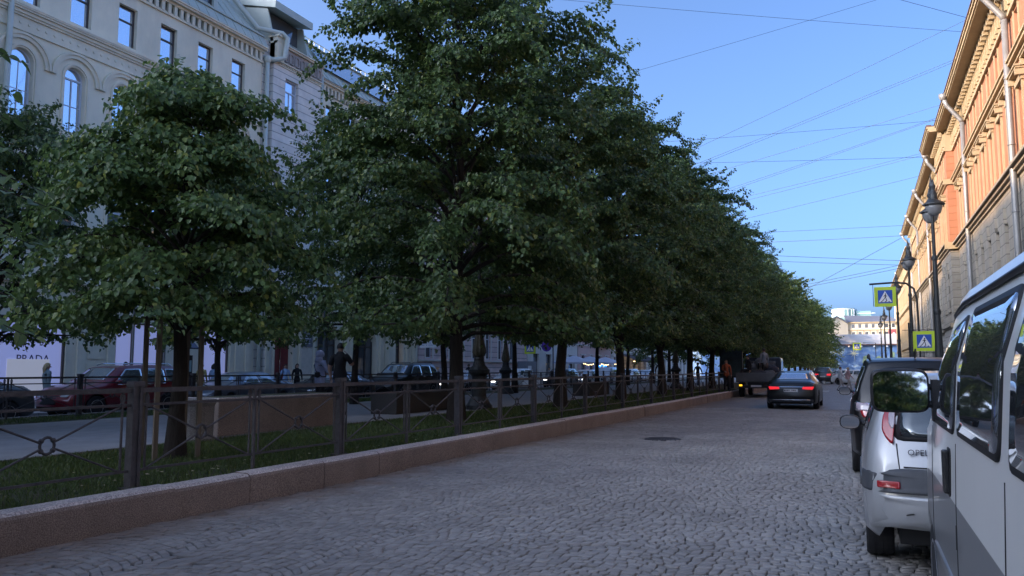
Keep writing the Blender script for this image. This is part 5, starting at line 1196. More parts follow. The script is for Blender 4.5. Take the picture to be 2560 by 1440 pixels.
    def patch(s, name, side, pts, m, off=.006, r=.04, parent=None, thick=.012, smooth=True):
        q = MB(); pl_ = rpoly(pts, r) if r else [tuple(p) for p in pts]
        # resample outline
        out = []
        for i in range(len(pl_)):
            a = Vector(pl_[i]); b = Vector(pl_[(i + 1) % len(pl_)]); k = max(1, int((b - a).length / .12))
            for j in range(k): out.append(a.lerp(b, j / k))
        c = sum(out, Vector((0, 0))) / len(out); n = len(out); rings = [1.0, .999, .8, .55, .28]
        for ri, k in enumerate(rings):
            for p in out:
                w_ = c + (p - c) * k; h, nn = s.hit(side, w_.x, w_.y); q.v.append(tuple(h + nn * (off if ri else off - thick)))
        h, nn = s.hit(side, c.x, c.y); q.v.append(tuple(h + nn * off))
        for ri in range(len(rings) - 1):
            for j in range(n): a = ri * n + j; b = ri * n + (j + 1) % n; q.f.append((a, b, b + n, a + n)); q.m.append(0)
        l_ = (len(rings) - 1) * n
        for j in range(n): q.f.append((l_ + j, l_ + (j + 1) % n, l_ + n)); q.m.append(0)
        return q.build(name, m, parent or s.root, smooth=smooth)
    def sides(s, name, pts, m, **k):
        return [s.patch(name, 'L', pts, m, **k), s.patch(name, 'R', pts, m, **k)]
    def mirror(s, x, z, m, w_=.10, h=.075, side='LR', glass=True):
        for sd_ in side:
            sg = 1 if sd_ == 'L' else -1; hw = s.W / 2; q = MB(); y0 = hw * .93
            q.tube([(x, sg * (y0 - .03), z - .03), (x + .01, sg * (y0 + .06), z)], .025, 6)
            cx, cy = x, sg * (y0 + .05 + w_); pr = [(0, -.05), (.55, -.05), (.85, -.035), (1, -.01), (1, .03), (.8, .09), (.4, .13), (0, .14)]
            n = 14
            for (k, dx) in pr:
                for j in range(n): a = 2 * pi * j / n; q.v.append((cx + dx, cy + sg * 0 + w_ * k * np.sign(cos(a)) * abs(cos(a)) ** .75, z + h * k * np.sign(sin(a)) * abs(sin(a)) ** .75))
            base = len(q.v) - n * len(pr)
            for i in range(len(pr) - 1):
                for j in range(n): a0 = base + i * n + j; a1 = base + i * n + (j + 1) % n; q.f.append((a0, a1, a1 + n, a0 + n)); q.m.append(0)
            o = q.build("wing_mirror", m, s.root, smooth=True)
            if glass:
                q = MB(); vs = [(cx - .053, cy + .88 * w_ * np.sign(cos(2 * pi * j / 16)) * abs(cos(2 * pi * j / 16)) ** .75, z + .86 * h * np.sign(sin(2 * pi * j / 16)) * abs(sin(2 * pi * j / 16)) ** .75) for j in range(16)]
                q.add(vs, [tuple(range(16))]); q.build("mirror_glass", M['mirrorglass'], o)
PI2 = pi / 2
def std_car(name, label, cat, kind, L, W, H, pm, x, y, rz, group=None, tl='tl', hl='hl', glassm='gl_car', rails=False, rims='rim', R=.32, front=True, rear=True, z=0, trim=True):
    c = Car(name, label, cat, kind, L, W, H, pm, (x, y, z), rz, group, R=R, rims=rims, detail=44)
    g = M[glassm]; hw = W / 2
    if kind == 'sedan':
        zb, zt = .70 * H, .93 * H
        c.sides("side_window", [(.26 * L, zb), (.33 * L, zt), (.455 * L, zt + .012), (.455 * L, zb - .01)], g, r=.05)
        c.sides("side_window", [(.475 * L, zb - .01), (.475 * L, zt + .012), (.585 * L, zt - .02), (.675 * L, zb - .02)], g, r=.05)
        c.patch("rear_window", 'T', [(.185 * L, -hw * .60), (.285 * L, -hw * .50), (.285 * L, hw * .50), (.185 * L, hw * .60)], g, r=.06)
        c.patch("windscreen", 'T', [(.615 * L, -hw * .52), (.735 * L, -hw * .66), (.735 * L, hw * .66), (.615 * L, hw * .52)], g, r=.06)
        tz = (.52 * H, .60 * H); pz = .50 * H
    else:
        zb, zt = (.66 * H, .93 * H) if kind == 'suv' else (.67 * H, .93 * H)
        c.sides("side_window", [(.07 * L, zb + .05), (.10 * L, zt - .01), (.20 * L, zt), (.20 * L, zb)], g, r=.05)
        c.sides("side_window", [(.215 * L, zb), (.215 * L, zt), (.405 * L, zt + .01), (.405 * L, zb - .01)], g, r=.05)
        c.sides("side_window", [(.425 * L, zb - .01), (.425 * L, zt + .01), (.555 * L, zt - .01), (.665 * L, zb - .02)], g, r=.05)
        c.patch("rear_window", 'B', [(-hw * .66, .68 * H), (-hw * .56, .90 * H), (hw * .56, .90 * H), (hw * .66, .68 * H)], g, r=.06)
        c.patch("windscreen", 'T', [(.61 * L, -hw * .60), (.72 * L, -hw * .70), (.72 * L, hw * .70), (.61 * L, hw * .60)], g, r=.06)
        tz = (.50 * H, .62 * H); pz = .46 * H
    for sg in (-1, 1):
        c.patch("tail_light", 'B', [(sg * hw * .42, tz[0] + .02), (sg * hw * .80, tz[0]), (sg * hw * .86, tz[1]), (sg * hw * .44, tz[1] - .01)], M[tl], r=.03, off=.012)
        c.patch("headlight", 'F', [(sg * hw * .40, .42 * H), (sg * hw * .70, .41 * H), (sg * hw * .80, .47 * H), (sg * hw * .42, .455 * H)], M[hl], r=.02, off=.015)
        c.patch("door_handle", 'LR'[sg < 0], [(.36 * L, .60 * H), (.40 * L, .60 * H), (.40 * L, .615 * H), (.36 * L, .615 * H)], M['chrome'], r=.005, off=.02)
    c.patch("number_plate", 'B', [(-.26, pz - .055), (.26, pz - .055), (.26, pz + .055), (-.26, pz + .055)], M['plate'], r=.01, off=.014, smooth=False)
    c.patch("grille", 'F', [(-hw * .38, .28 * H), (hw * .38, .28 * H), (hw * .42, .43 * H), (-hw * .42, .43 * H)], M['black'], r=.03, off=.012)
    c.patch("rear_bumper", 'B', [(-hw * .80, .17 * H), (hw * .80, .17 * H), (hw * .84, .27 * H), (-hw * .84, .27 * H)], M['greyp'], r=.03, off=.02, thick=.03)
    c.mirror(.655 * L, .68 * H, pm if kind != 'hatch' else M['blackp'])
    if rails:
        q = MB()
        for sg in (-1, 1):
            q.tube([(.12 * L, sg * hw * .66, H - .02), (.15 * L, sg * hw * .67, H + .045), (.5 * L, sg * hw * .67, H + .05), (.55 * L, sg * hw * .66, H - .01)], .018, 6)
        q.build("roof_rail", M['blackp'] if rails == 1 else M['chrome'], c.root)
    if trim: c.sides("window_trim", [(.22 * L, zb - .045), (.22 * L, zb - .025), (.64 * L, zb - .045), (.64 * L, zb - .065)], M['chrome'], r=0, off=.008)
    return c

# --- silver hatchback parked on the right, seen from behind ---
OL, OW, OH = 3.95, 1.66, 1.53
O = Car("silver_hatchback", "silver hatchback with dented bumper and tall red tail lights, parked in front of the van", "car", 'hatch', OL, OW, OH, P['silver'], (.80, 7.0, 0), PI2, "cars parked along the right kerb", R=.30, xr=.19, xf=.83, detail=70, seg=16, bulge=.13, rims='rim')
hw = OW / 2; g = M['gl_car']
q = lambda *a, **k: O.patch(*a, **k)
q("rear_window", 'B', [(-.60, 1.00), (-.53, 1.40), (.53, 1.40), (.60, 1.00)], M['blackp'], off=.004, r=.08)
q("rear_window", 'B', [(-.575, 1.03), (-.515, 1.385), (.515, 1.385), (.575, 1.03)], g, off=.009, r=.08)
for sg in (-1, 1):
    tl_ = q("tail_light", 'B', [(sg * (.81 - a), b) for a, b in ((.215, 1.30), (.155, 1.18), (.14, 1.08), (.17, 1.01), (.215, .965), (.235, 1.13), (.255, 1.30))], M['tl'], off=.022, r=.03, thick=.05)
    q("tail_light_lens", 'B', [(sg * (.81 - a), b) for a, b in ((.222, 1.285), (.195, 1.19), (.195, 1.12), (.222, 1.08), (.235, 1.13), (.249, 1.285))], M['tlc'], off=.027, r=.02, parent=tl_)
    q("reflector", 'B', [(sg * .56, .655), (sg * .72, .655), (sg * .72, .705), (sg * .56, .705)], M['tl'], off=.034, r=.01)
    q("door_seam", 'B', [(sg * .545, .64), (sg * .553, .64), (sg * .575, .98), (sg * .565, .98)], M['black'], off=.003, r=0)
q("bumper_strip", 'B', [(-.80, .62), (.80, .62), (.80, .76), (.53, .80), (-.53, .80), (-.80, .76)], M['greyp'], off=.030, r=.02, thick=.05)
q("lower_bumper", 'B', [(-.78, .34), (.78, .34), (.82, .60), (-.82, .60)], P['silver'], off=.028, r=.04, thick=.05)
q("hatch_seam", 'B', [(-.53, .805), (.53, .805), (.53, .815), (-.53, .815)], M['black'], off=.006, r=0)
q("scuff", 'B', [(.47, .475), (.53, .462), (.525, .47), (.48, .482)], M['black'], off=.030, r=0)
O.sides("bumper_strip", [(.02, .62), (.30, .62), (.30, .76), (.02, .76)], M['greyp'], off=.012, r=.02)
O.sides("door_moulding", [(1.15, .52), (2.9, .52), (2.9, .60), (1.15, .60)], M['greyp'], off=.014, r=.02)
for pts in ([(.42, 1.04), (.50, 1.36), (1.02, 1.40), (1.02, 1.02)], [(1.08, 1.02), (1.08, 1.40), (1.95, 1.41), (2.35, 1.28), (2.62, 1.0)]): O.sides("side_window", pts, g, r=.06)
O.patch("windscreen", 'T', [(.60 * OL, -.48), (.735 * OL, -.58), (.735 * OL, .58), (.60 * OL, .48)], g, r=.06)
O.patch("grille", 'F', [(-.4, .42), (.4, .42), (.45, .56), (-.45, .56)], M['black'])
for sg in (-1, 1): O.patch("headlight", 'F', [(sg * .4, .55), (sg * .68, .55), (sg * .7, .66), (sg * .42, .64)], M['hl'])
O.mirror(.635 * OL, .995, M['blackp'], w_=.105, h=.075)
h, _ = O.hit('B', -.0, .90); h2, _ = O.hit('B', .42, .90)
text("OPEL", .064, (h2.x - .010, .425, .90), (PI2, 0, -PI2), mat("dark_badge", (.10, .10, .11), .3, metal=.5), O.root, "lettering", .004)
q2 = MB(); q2.tube([(.55, 0, OH + .01), (.42, 0, OH + .12)], .004, 5); q2.build("aerial", M['blackp'], O.root)
O.patch("number_plate", 'B', [(-.26, .84), (.26, .84), (.26, .95), (-.26, .95)] if 0 else [(-.26, .66), (.26, .66), (.26, .76), (-.26, .76)], M['plate'], off=.036, r=.01)
q2 = MB(); q2.tube([(h.x - .03, .0, 1.02), (h.x + .02, -.2, 1.05), (h.x + .03, -.38, 1.06)], .01, 5); q2.build("wiper", M['blackp'], O.root)

# --- black crossover in front of it ---
K = std_car("black_crossover", "black crossover with roof rails parked ahead of the silver hatchback", "car", 'suv', 4.4, 1.86, 1.72, P['black'], .74, 12.9, PI2, "cars parked along the right kerb", rails=1, R=.35)
for sg in (-1, 1):
    K.patch("tail_light_lens", 'B', [(sg * .58, .93), (sg * .84, .95), (sg * .85, 1.09), (sg * .58, 1.06)], M['chrome'], off=.018, r=.03); K.patch("tail_light", 'B', [(sg * .60, .95), (sg * .82, .965), (sg * .83, 1.075), (sg * .60, 1.045)], M['tlc'], off=.024, r=.03)
q2 = MB(); q2.tube([(.55, 0, 1.72), (.38, 0, 1.84)], .012, 6); q2.build("aerial", M['blackp'], K.root)
for i, (y, kd, pm_, tt) in enumerate(((19.6, 'sedan', 'dark', "dark sedan parked two places ahead of the black crossover, almost hidden"), (31, 'suv', 'silver', "silver car parked further along the right kerb, hidden behind the crossover"), (44, 'hatch', 'white', "pale car parked near the second lamp, hidden behind the crossover"))):
    std_car("parked_car", tt, "car", kd, 4.4, 1.78, 1.5, P[pm_], .95, y, PI2, "cars parked along the right kerb")

# --- white and grey van ---
VL, VW, VH = 5.02, 1.86, 1.95
VX = .338 + VW / 2
Vn = Car("two_tone_van", "white over grey passenger van with black mirror, cropped by the right edge", "van", 'van', VL, VW, VH, P['vanw'], (VX, 1.35, 0), PI2, None, R=.325, xr=.16, xf=.845, lowm=P['vang'], lowrow=3, detail=80, seg=12, bulge=.10)
def vs(name, pts, m, off=.006, r=.06, parent=None, thick=.012):  # world Y -> local x
    return Vn.patch(name, 'L', [(y - 1.35, z) for y, z in pts], m, off=off, r=r, parent=parent, thick=thick)
vg = glass("van_glass", (.40, .43, .47), .9, .015)
def vwin(pts, k=.022):
    c = (sum(p[0] for p in pts) / len(pts), sum(p[1] for p in pts) / len(pts))
    rb = vs("window_rubber", pts, M['black'], .006); inn = [(c[0] + (a - c[0]) * (1 - 2 * k / .9), c[1] + (b - c[1]) * (1 - 2 * k / .5)) for a, b in pts]
    vs("side_window", inn, vg, .010, parent=rb)
vwin([(3.98, 1.27), (3.98, 1.79), (4.50, 1.74), (5.02, 1.40), (5.06, 1.27)])
vwin([(2.72, 1.28), (2.72, 1.80), (3.86, 1.80), (3.86, 1.28)])
vwin([(1.5, 1.28), (1.5, 1.80), (2.56, 1.80), (2.56, 1.28)])
for y in (3.92, 2.64): vs("door_seam", [(y - .005, .36), (y + .005, .36), (y + .005, 1.24), (y - .005, 1.24)], M['black'], .002, 0)
vs("door_seam", [(5.16, .62), (5.17, .62), (5.17, 1.24), (5.16, 1.24)], M['black'], .002, 0)
vs("door_seam", [(3.95, .80), (3.955, .80), (3.955, .9), (3.95, .9)], M['black'], .002, 0)
vs("crease", [(1.5, .60), (1.5, .645), (5.0, .645), (5.0, .60)], P['vang'], .014, .01, thick=.02)
vs("sill_panel", [(2.2, .27), (2.2, .40), (4.9, .40), (4.9, .27)], P['vang'], .008, .02)
hb = vs("door_handle_recess", [(4.12, .99), (4.12, 1.20), (4.27, 1.20), (4.27, .99)], M['black'], .004, .03)
q2 = MB(); h, _ = Vn.hit('L', 4.2 - 1.35, 1.1); q2.box(4.16 - 1.35, 4.23 - 1.35, h.y, h.y + .028, 1.0, 1.19); q2.build("door_handle", M['blackp'], Vn.root, bevel=.008)
for sd_ in 'R':
    for a, b in ((3.98, 5.0), (2.72, 3.86), (1.5, 2.56)): Vn.patch("side_window", 'R', [(a - 1.35, 1.28), (a - 1.35, 1.80), (b - 1.35, 1.80), (b - 1.35, 1.28)], vg, off=.008)
Vn.patch("windscreen", 'T', [(.75 * VL, -.66), (.862 * VL, -.72), (.862 * VL, .72), (.75 * VL, .66)], vg, r=.06)
Vn.patch("rear_window", 'B', [(-.62, 1.25), (-.6, 1.72), (.6, 1.72), (.62, 1.25)], vg)
for sg in (-1, 1): Vn.patch("headlight", 'F', [(sg * .45, .72), (sg * .74, .72), (sg * .76, .88), (sg * .47, .88)], M['hl']); Vn.patch("tail_light", 'B', [(sg * .78, .7), (sg * .9, .7), (sg * .9, 1.1), (sg * .78, 1.1)], M['tl'])
# drip rail and roof bar
q2 = MB(); pts = []
for k in range(16):
    x = .05 * VL + (.72 - .05) * VL * k / 15; h, _ = Vn.hit('L', x, 1.84); pts.append((x, h.y + .008, 1.85 - (.0 if k < 13 else (k - 12) * .012)))
q2.tube(pts, .012, 6); q2.build("drip_rail", M['blackp'], Vn.root, smooth=True)
q2 = MB(); q2.add([(1.05, .74, 1.86), (1.22, .74, 1.86), (1.20, .66, 2.03), (1.08, .66, 2.03), (1.05, .66, 1.9), (1.22, .66, 1.9), (1.20, .58, 2.03), (1.08, .58, 2.03)], [(0, 1, 2, 3), (0, 3, 7, 4), (1, 5, 6, 2), (3, 2, 6, 7)]); q2.box(1.08, 1.20, -.66, .66, 1.99, 2.04); q2.build("roof_bar", M['blackp'], Vn.root)
# big black mirror on two arms
def van_mirror():
    cx, cz = 4.93 - 1.35, 1.435; hy, _ = Vn.hit('L', 4.9 - 1.35, 1.33); y0 = hy.y + .01; cy = y0 + .165; q = MB()
    n = 24; w_, h_ = .145, .118; pr = [(.0, -.045), (.90, -.045), (.985, -.035), (1, -.01), (1, .03), (.88, .075), (.55, .10), (0, .105)]
    for (k, dx) in pr:
        for j in range(n):
            a = 2 * pi * j / n; q.v.append((cx + dx, cy + w_ * k * np.sign(cos(a)) * abs(cos(a)) ** .38, cz + h_ * k * np.sign(sin(a)) * abs(sin(a)) ** .38))
    for i in range(len(pr) - 1):
        for j in range(n): a0 = i * n + j; a1 = i * n + (j + 1) % n; q.f.append((a0, a1, a1 + n, a0 + n)); q.m.append(0)
    q.tube([(cx, cy - w_ * .8, cz + .03), (cx, y0 + .01, cz + .02), (cx + .01, y0 - .05, cz + .00)], .016, 8); q.tube([(cx, cy - w_ * .8, cz - .06), (cx, y0 + .01, cz - .075), (cx + .01, y0 - .05, cz - .09)], .018, 8)
    q.box(cx - .03, cx + .06, y0 - .03, y0 + .01, cz - .16, cz + .06)
    o = q.build("wing_mirror", M['blackp'], Vn.root, smooth=False, bevel=.0); q = MB()
    tl_ = .10
    vsx = [(cx - .056, cy + .90 * w_ * np.sign(cos(2 * pi * j / 32)) * abs(cos(2 * pi * j / 32)) ** .38, cz + .88 * h_ * np.sign(sin(2 * pi * j / 32)) * abs(sin(2 * pi * j / 32)) ** .38) for j in range(32)]
    vsx = [(x + .115 * (y - cy) + .105 * (z - cz) - .014, y, z) for x, y, z in vsx]
    q.add(vsx, [tuple(range(32))]); q.build("mirror_glass", M["mirrorglass"], o)
van_mirror()

# --- black executive sedan driving away ---
Mb = std_car("black_sedan", "glossy black sedan driving away on the cobbles with lit red tail lights", "car", 'sedan', 5.1, 1.97, 1.47, P['black'], -2.52, 33.6, PI2, tl='tlon', glassm='gl_sky', R=.35)
Mb.patch("chrome_strip", 'B', [(-.5, .86), (.5, .86), (.5, .885), (-.5, .885)], M['chrome'], off=.012, r=.005)
Mb.patch("chrome_strip", 'B', [(-.72, .36), (.72, .36), (.66, .39), (-.66, .39)], M['chrome'], off=.026, r=.005)
h, _ = Mb.hit('B', .2, .73); q2 = MB(); rr = random.Random(2)
for k in range(8):
    if k != 4: q2.box(h.x - .02, h.x - .016, .21 - k * .055, .245 - k * .055, .70, .765)
q2.build("lettering", M['black'], Mb.root)
# --- flatbed truck ---
tk = empty("flatbed_truck", (-5.35, 47.0, 0), PI2, "grey dropside flatbed truck with an amber rear lamp pulled up to the kerb", "truck")
q2 = MB(); q2.box(0, 4.2, -1.05, 1.05, .84, .93); q2.build("bed", M['greyp'], tk)
for nm, a in (("tailgate", (-.03, .0, -1.05, 1.05)), ("side_board", (0, 4.2, 1.02, 1.05)), ("side_board", (0, 4.2, -1.05, -1.02)), ("headboard", (4.17, 4.2, -1.02, 1.02))):
    q2 = MB(); q2.box(*a, .90, 1.36)
    if nm == "tailgate":
        for z in (.98, 1.12, 1.26): q2.box(-.045, -.03, -1.05, 1.05, z, z + .035)
    q2.build(nm, mat("aluminium_boards", (.12, .125, .13), .5, metal=.2, var=.15, scale=3), tk)
q2 = MB(); q2.box(.1, 6.2, -.4, .4, .5, .84); q2.box(-.02, .06, -.9, .9, .52, .66); q2.build("chassis", M['black'], tk)
a_, b_ = wheel_mesh(.40, .26, 'rim')
for xc in (1.1, 5.1):
    for sg in (-1, 1): wo = mkobj("wheel", a_, tk); wo.location = (xc, sg * .88, .40); mkobj("rim", b_, wo)
q2 = MB(); q2.prism([(4.35, .6), (6.3, .6), (6.35, 1.3), (5.9, 2.2), (4.35, 2.25)], lambda u, v, d: (u, d, v), -.98, .98); cb_ = q2.build("cab", paint("navy_cab_paint", (.015, .02, .035)), tk, bevel=.05)
q2 = MB(); q2.box(4.33, 4.345, -.7, .7, 1.5, 2.05); q2.box(4.6, 5.6, .985, .99, 1.45, 2.05); q2.box(4.6, 5.6, -.99, -.985, 1.45, 2.05); q2.build("cab_window", M['gl_car2'], cb_)
for sg in (-1, 1):
    q2 = MB(); q2.box(-.06, -.02, sg * .80 - .08, sg * .80 + .08, .62, .71); q2.build("rear_lamp", M['amber'] if sg > 0 else M['tl'], tk)
q2 = MB(); q2.box(-.05, -.03, -.3, .25, .58, .68); q2.build("number_plate", M['plate'], tk)
# load on the truck: lumpy dark sacks and rolled tarpaulins
rr = random.Random(6)
lm = [mat("dark_sack", (.035, .035, .045), .9, var=.3, scale=5, bump=.6, bscale=12), mat("grey_sack", (.13, .125, .12), .9, var=.3, scale=5, bump=.6, bscale=12), mat("olive_sack", (.06, .06, .045), .9, var=.3, scale=5, bump=.6, bscale=12)]
sn = ["dark sack at the tail of the truck bed", "pale grey sack lying beside the tailgate", "olive sack in the middle of the truck bed", "dark bundled sack against the headboard", "dark sack stacked highest on the truck load", "grey sack near the kerb side of the truck bed", "olive sack on the road side of the truck bed", "dark sack behind the seated worker"]
for i in range(8):
    q2 = MB(); nn = 14; sx, sy, sz = rr.uniform(.3, .55), rr.uniform(.28, .45), rr.uniform(.22, .36); ph_ = rr.uniform(0, 6)
    pr = [(max(.02, sin(pi * k / 8) ** .7), -cos(pi * k / 8)) for k in range(9)]
    for (r_, zz) in pr:
        for j in range(nn): a = 2 * pi * j / nn; w_ = 1 + .13 * sin(3 * a + ph_ + zz * 2) + .08 * sin(5 * a - zz * 4); q2.v.append((sx * r_ * cos(a) * w_, sy * r_ * sin(a) * w_, sz * zz * (1 + .1 * sin(2 * a + ph_))))
    for k in range(8):
        for j in range(nn): a0 = k * nn + j; a1 = k * nn + (j + 1) % nn; q2.f.append((a0, a1, a1 + nn, a0 + nn)); q2.m.append(0)
    o = q2.build("sack", lm[i % 3], None, smooth=True); o.location = (-5.35 + [.1, .65, -.1, .3, .1, -.7, .75, -.4][i], 47 + [.5, .7, 1.6, 3.2, 2.2, 1.0, 2.4, 2.8][i], [1.18, 1.2, 1.3, 1.5, 1.85, 1.2, 1.4, 1.55][i]); o.rotation_euler = (0, 0, i); tag(o, sn[i], "sack", "sacks loaded on the flatbed truck")

# --- cars on the left lane, all facing the camera side (-Y) ---
GL = "cars in the left-hand traffic lane"; NX = -22.9
def lcar(*a, y1, **k): return std_car(*a, NX, y1, -PI2, GL, **k)
lcar("dark_sedan", "dark sedan cut off by the left edge of the photo", "car", 'sedan', 4.75, 1.84, 1.46, P['dark'], y1=16.75, glassm='gl_car')
lcar("red_crossover", "dark red crossover with roof rails and chrome trim behind the tree guard", "car", 'suv', 4.65, 1.86, 1.69, P['red'], y1=22.5, rails=2, R=.36, glassm='gl_car2')
lcar("grey_sedan", "slate grey sedan with slim silver headlights right of the red car", "car", 'sedan', 4.95, 1.86, 1.45, P['blue'], y1=28.7, glassm='gl_car2')
lcar("black_sedan", "black sedan with pale roof glass behind the man in black", "car", 'sedan', 4.9, 1.86, 1.45, P['black'], y1=35.0, glassm='gl_car2')
lcar("black_pickup", "big black off-road car with roof rails right of the slender lamp post", "car", 'suv', 5.2, 1.98, 1.88, P['black'], y1=41.6, rails=1, R=.40, glassm='gl_car2')
lcar("silver_car", "silver car partly hidden by the large lamp base", "car", 'hatch', 4.3, 1.78, 1.5, P['silver2'], y1=48.6, hl='hlon', glassm='gl_car2')
wc = lcar("white_car", "white car standing with its door open near the crossing sign", "car", 'suv', 4.6, 1.84, 1.6, P['white'], y1=56.6, hl='hlon', glassm='gl_car2')
q2 = MB(); q2.box(2.75, 2.80, .92, 1.75, .35, 1.0); q2.tube([(2.77, .92, 1.0), (2.77, 1.1, 1.5), (2.77, 1.68, 1.5), (2.77, 1.75, 1.0)], .03, 6); do = q2.build("open_door", P['white'], wc.root); q2 = MB(); q2.add([(2.77, .95, 1.0), (2.77, 1.12, 1.48), (2.77, 1.66, 1.48), (2.77, 1.73, 1.0)], [(0, 1, 2, 3)]); q2.build("side_window", M['gl_car2'], do)
lcar("dark_car", "dark car with lit headlamps below the cafe parasols", "car", 'suv', 4.6, 1.84, 1.62, P['dark'], y1=66.8, hl='hlon', glassm='gl_car2')
lcar("white_hatchback", "white hatchback with lit headlamps in front of the cafe terrace", "car", 'hatch', 4.2, 1.78, 1.52, P['white'], y1=73.2, hl='hlon', glassm='gl_car2')
lcar("pale_minivan", "pale boxy minivan right of the thick trunk before the cafe", "car", 'van', 4.7, 1.85, 1.75, P['silver2'], y1=80.4, glassm='gl_car2')
lcar("white_estate", "white car with dark side windows below the banded house", "car", 'suv', 4.6, 1.82, 1.6, P['white'], y1=88.0, glassm='gl_car')
lcar("silver_hatch", "silver hatchback last before the shop awning", "car", 'hatch', 4.3, 1.8, 1.5, P['silver'], y1=95.4, glassm='gl_car2')
# --- far traffic on the cobbles ---
std_car("silver_coupe", "silver car with red tail lamps just beyond the black sedan", "car", 'sedan', 4.6, 1.82, 1.45, P['silver'], -4.6, 76, PI2, tl='tlon', glassm='gl_car2')
std_car("dark_suv", "dark off-roader with a lit red light bar beyond the pedestrians", "car", 'suv', 4.6, 1.9, 1.75, P['dark'], -3.7, 92, PI2, tl='tlon')
tx_ = std_car("white_taxi", "white taxi with green door graphics turning across the street", "car", 'sedan', 4.5, 1.78, 1.5, P['white'], 1.5, 89, pi - .45, tl='tlon', glassm='gl_car')
for pts in ([(.55, .75), (1.35, .45), (1.6, .30), (1.05, .28), (.95, .55)], [(.9, .95), (1.5, .95), (1.3, .7)]): tx_.sides("green_graphic", pts, P['green'], r=.02, off=.008)
std_car("white_car", "pale car behind the white taxi, only its roof showing", "car", 'hatch', 4.3, 1.8, 1.55, P['silver2'], -2.2, 100, PI2)
std_car("dark_hatchback", "dark grey car right of the white taxi", "car", 'hatch', 4.3, 1.8, 1.55, P['dark'], .9, 96, PI2, glassm='gl_car2')

# ================= PEOPLE =================
HAIR = dict(dark=mat("dark_hair", (.012, .009, .008), .6), blond=mat("blond_hair", (.42, .32, .17), .6, var=.2, scale=20), brown=mat("brown_hair", (.05, .03, .02), .6))
def cloth(name, c, var=.12): return mat(name, c, .85, var=var, scale=7, bump=.3, bscale=30)
BASE = dict(pelvis=(0, 0, .95), waist=(0, 0, 1.10), chest=(.0, 0, 1.30), neckb=(-.01, 0, 1.45), neck=(.0, 0, 1.53), head=(.02, 0, 1.615), top=(.01, 0, 1.70),
 ls=(0, .18, 1.41), le=(-.02, .25, 1.14), lw=(.06, .25, .90), lh=(.08, .25, .83), rs=(0, -.18, 1.41), re=(-.02, -.25, 1.14), rw=(.06, -.25, .90), rh=(.08, -.25, .83),
 lp=(0, .09, .90), lk=(.02, .10, .50), la=(-.03, .10, .085), lt=(.13, .12, .03), rp=(0, -.09, .90), rk=(.02, -.10, .50), ra=(-.03, -.10, .085), rt=(.13, -.12, .03))
RAD = dict(pelvis=(.16, .115), waist=(.145, .105), chest=(.175, .12), neckb=(.09, .08), neck=(.052, .055), head=(.082, .098), top=(.062, .075), ls=(.065, .065), le=(.047, .047), lw=(.030, .030), lh=(.036, .022), rs=(.065, .065), re=(.047, .047), rw=(.030, .030), rh=(.036, .022),
 lp=(.092, .092), lk=(.062, .062), la=(.045, .045), lt=(.038, .028), rp=(.092, .092), rk=(.062, .062), ra=(.045, .045), rt=(.038, .028))
BON = [('pelvis', 'waist', 'shirt'), ('waist', 'chest', 'shirt'), ('chest', 'neckb', 'shirt'), ('neckb', 'neck', 'skin'), ('neck', 'head', 'skin'), ('head', 'top', 'skin'),
 ('neckb', 'ls', 'shirt'), ('ls', 'le', 'shirt'), ('le', 'lw', 'sleeve'), ('lw', 'lh', 'skin'), ('neckb', 'rs', 'shirt'), ('rs', 're', 'shirt'), ('re', 'rw', 'sleeve'), ('rw', 'rh', 'skin'),
 ('pelvis', 'lp', 'legs'), ('lp', 'lk', 'legs'), ('lk', 'la', 'legs'), ('la', 'lt', 'shoe'), ('pelvis', 'rp', 'legs'), ('rp', 'rk', 'legs'), ('rk', 'ra', 'legs'), ('ra', 'rt', 'shoe')]
WALK = dict(lk=(.16, .10, .52), la=(.22, .10, .085), lt=(.37, .11, .05), rk=(-.03, -.10, .48), ra=(-.28, -.10, .13), rt=(-.15, -.11, .03), le=(-.12, .25, 1.16), lw=(-.08, .27, .92), lh=(-.05, .27, .85), re=(.10, -.25, 1.15), rw=(.24, -.24, .98), rh=(.30, -.23, .93))
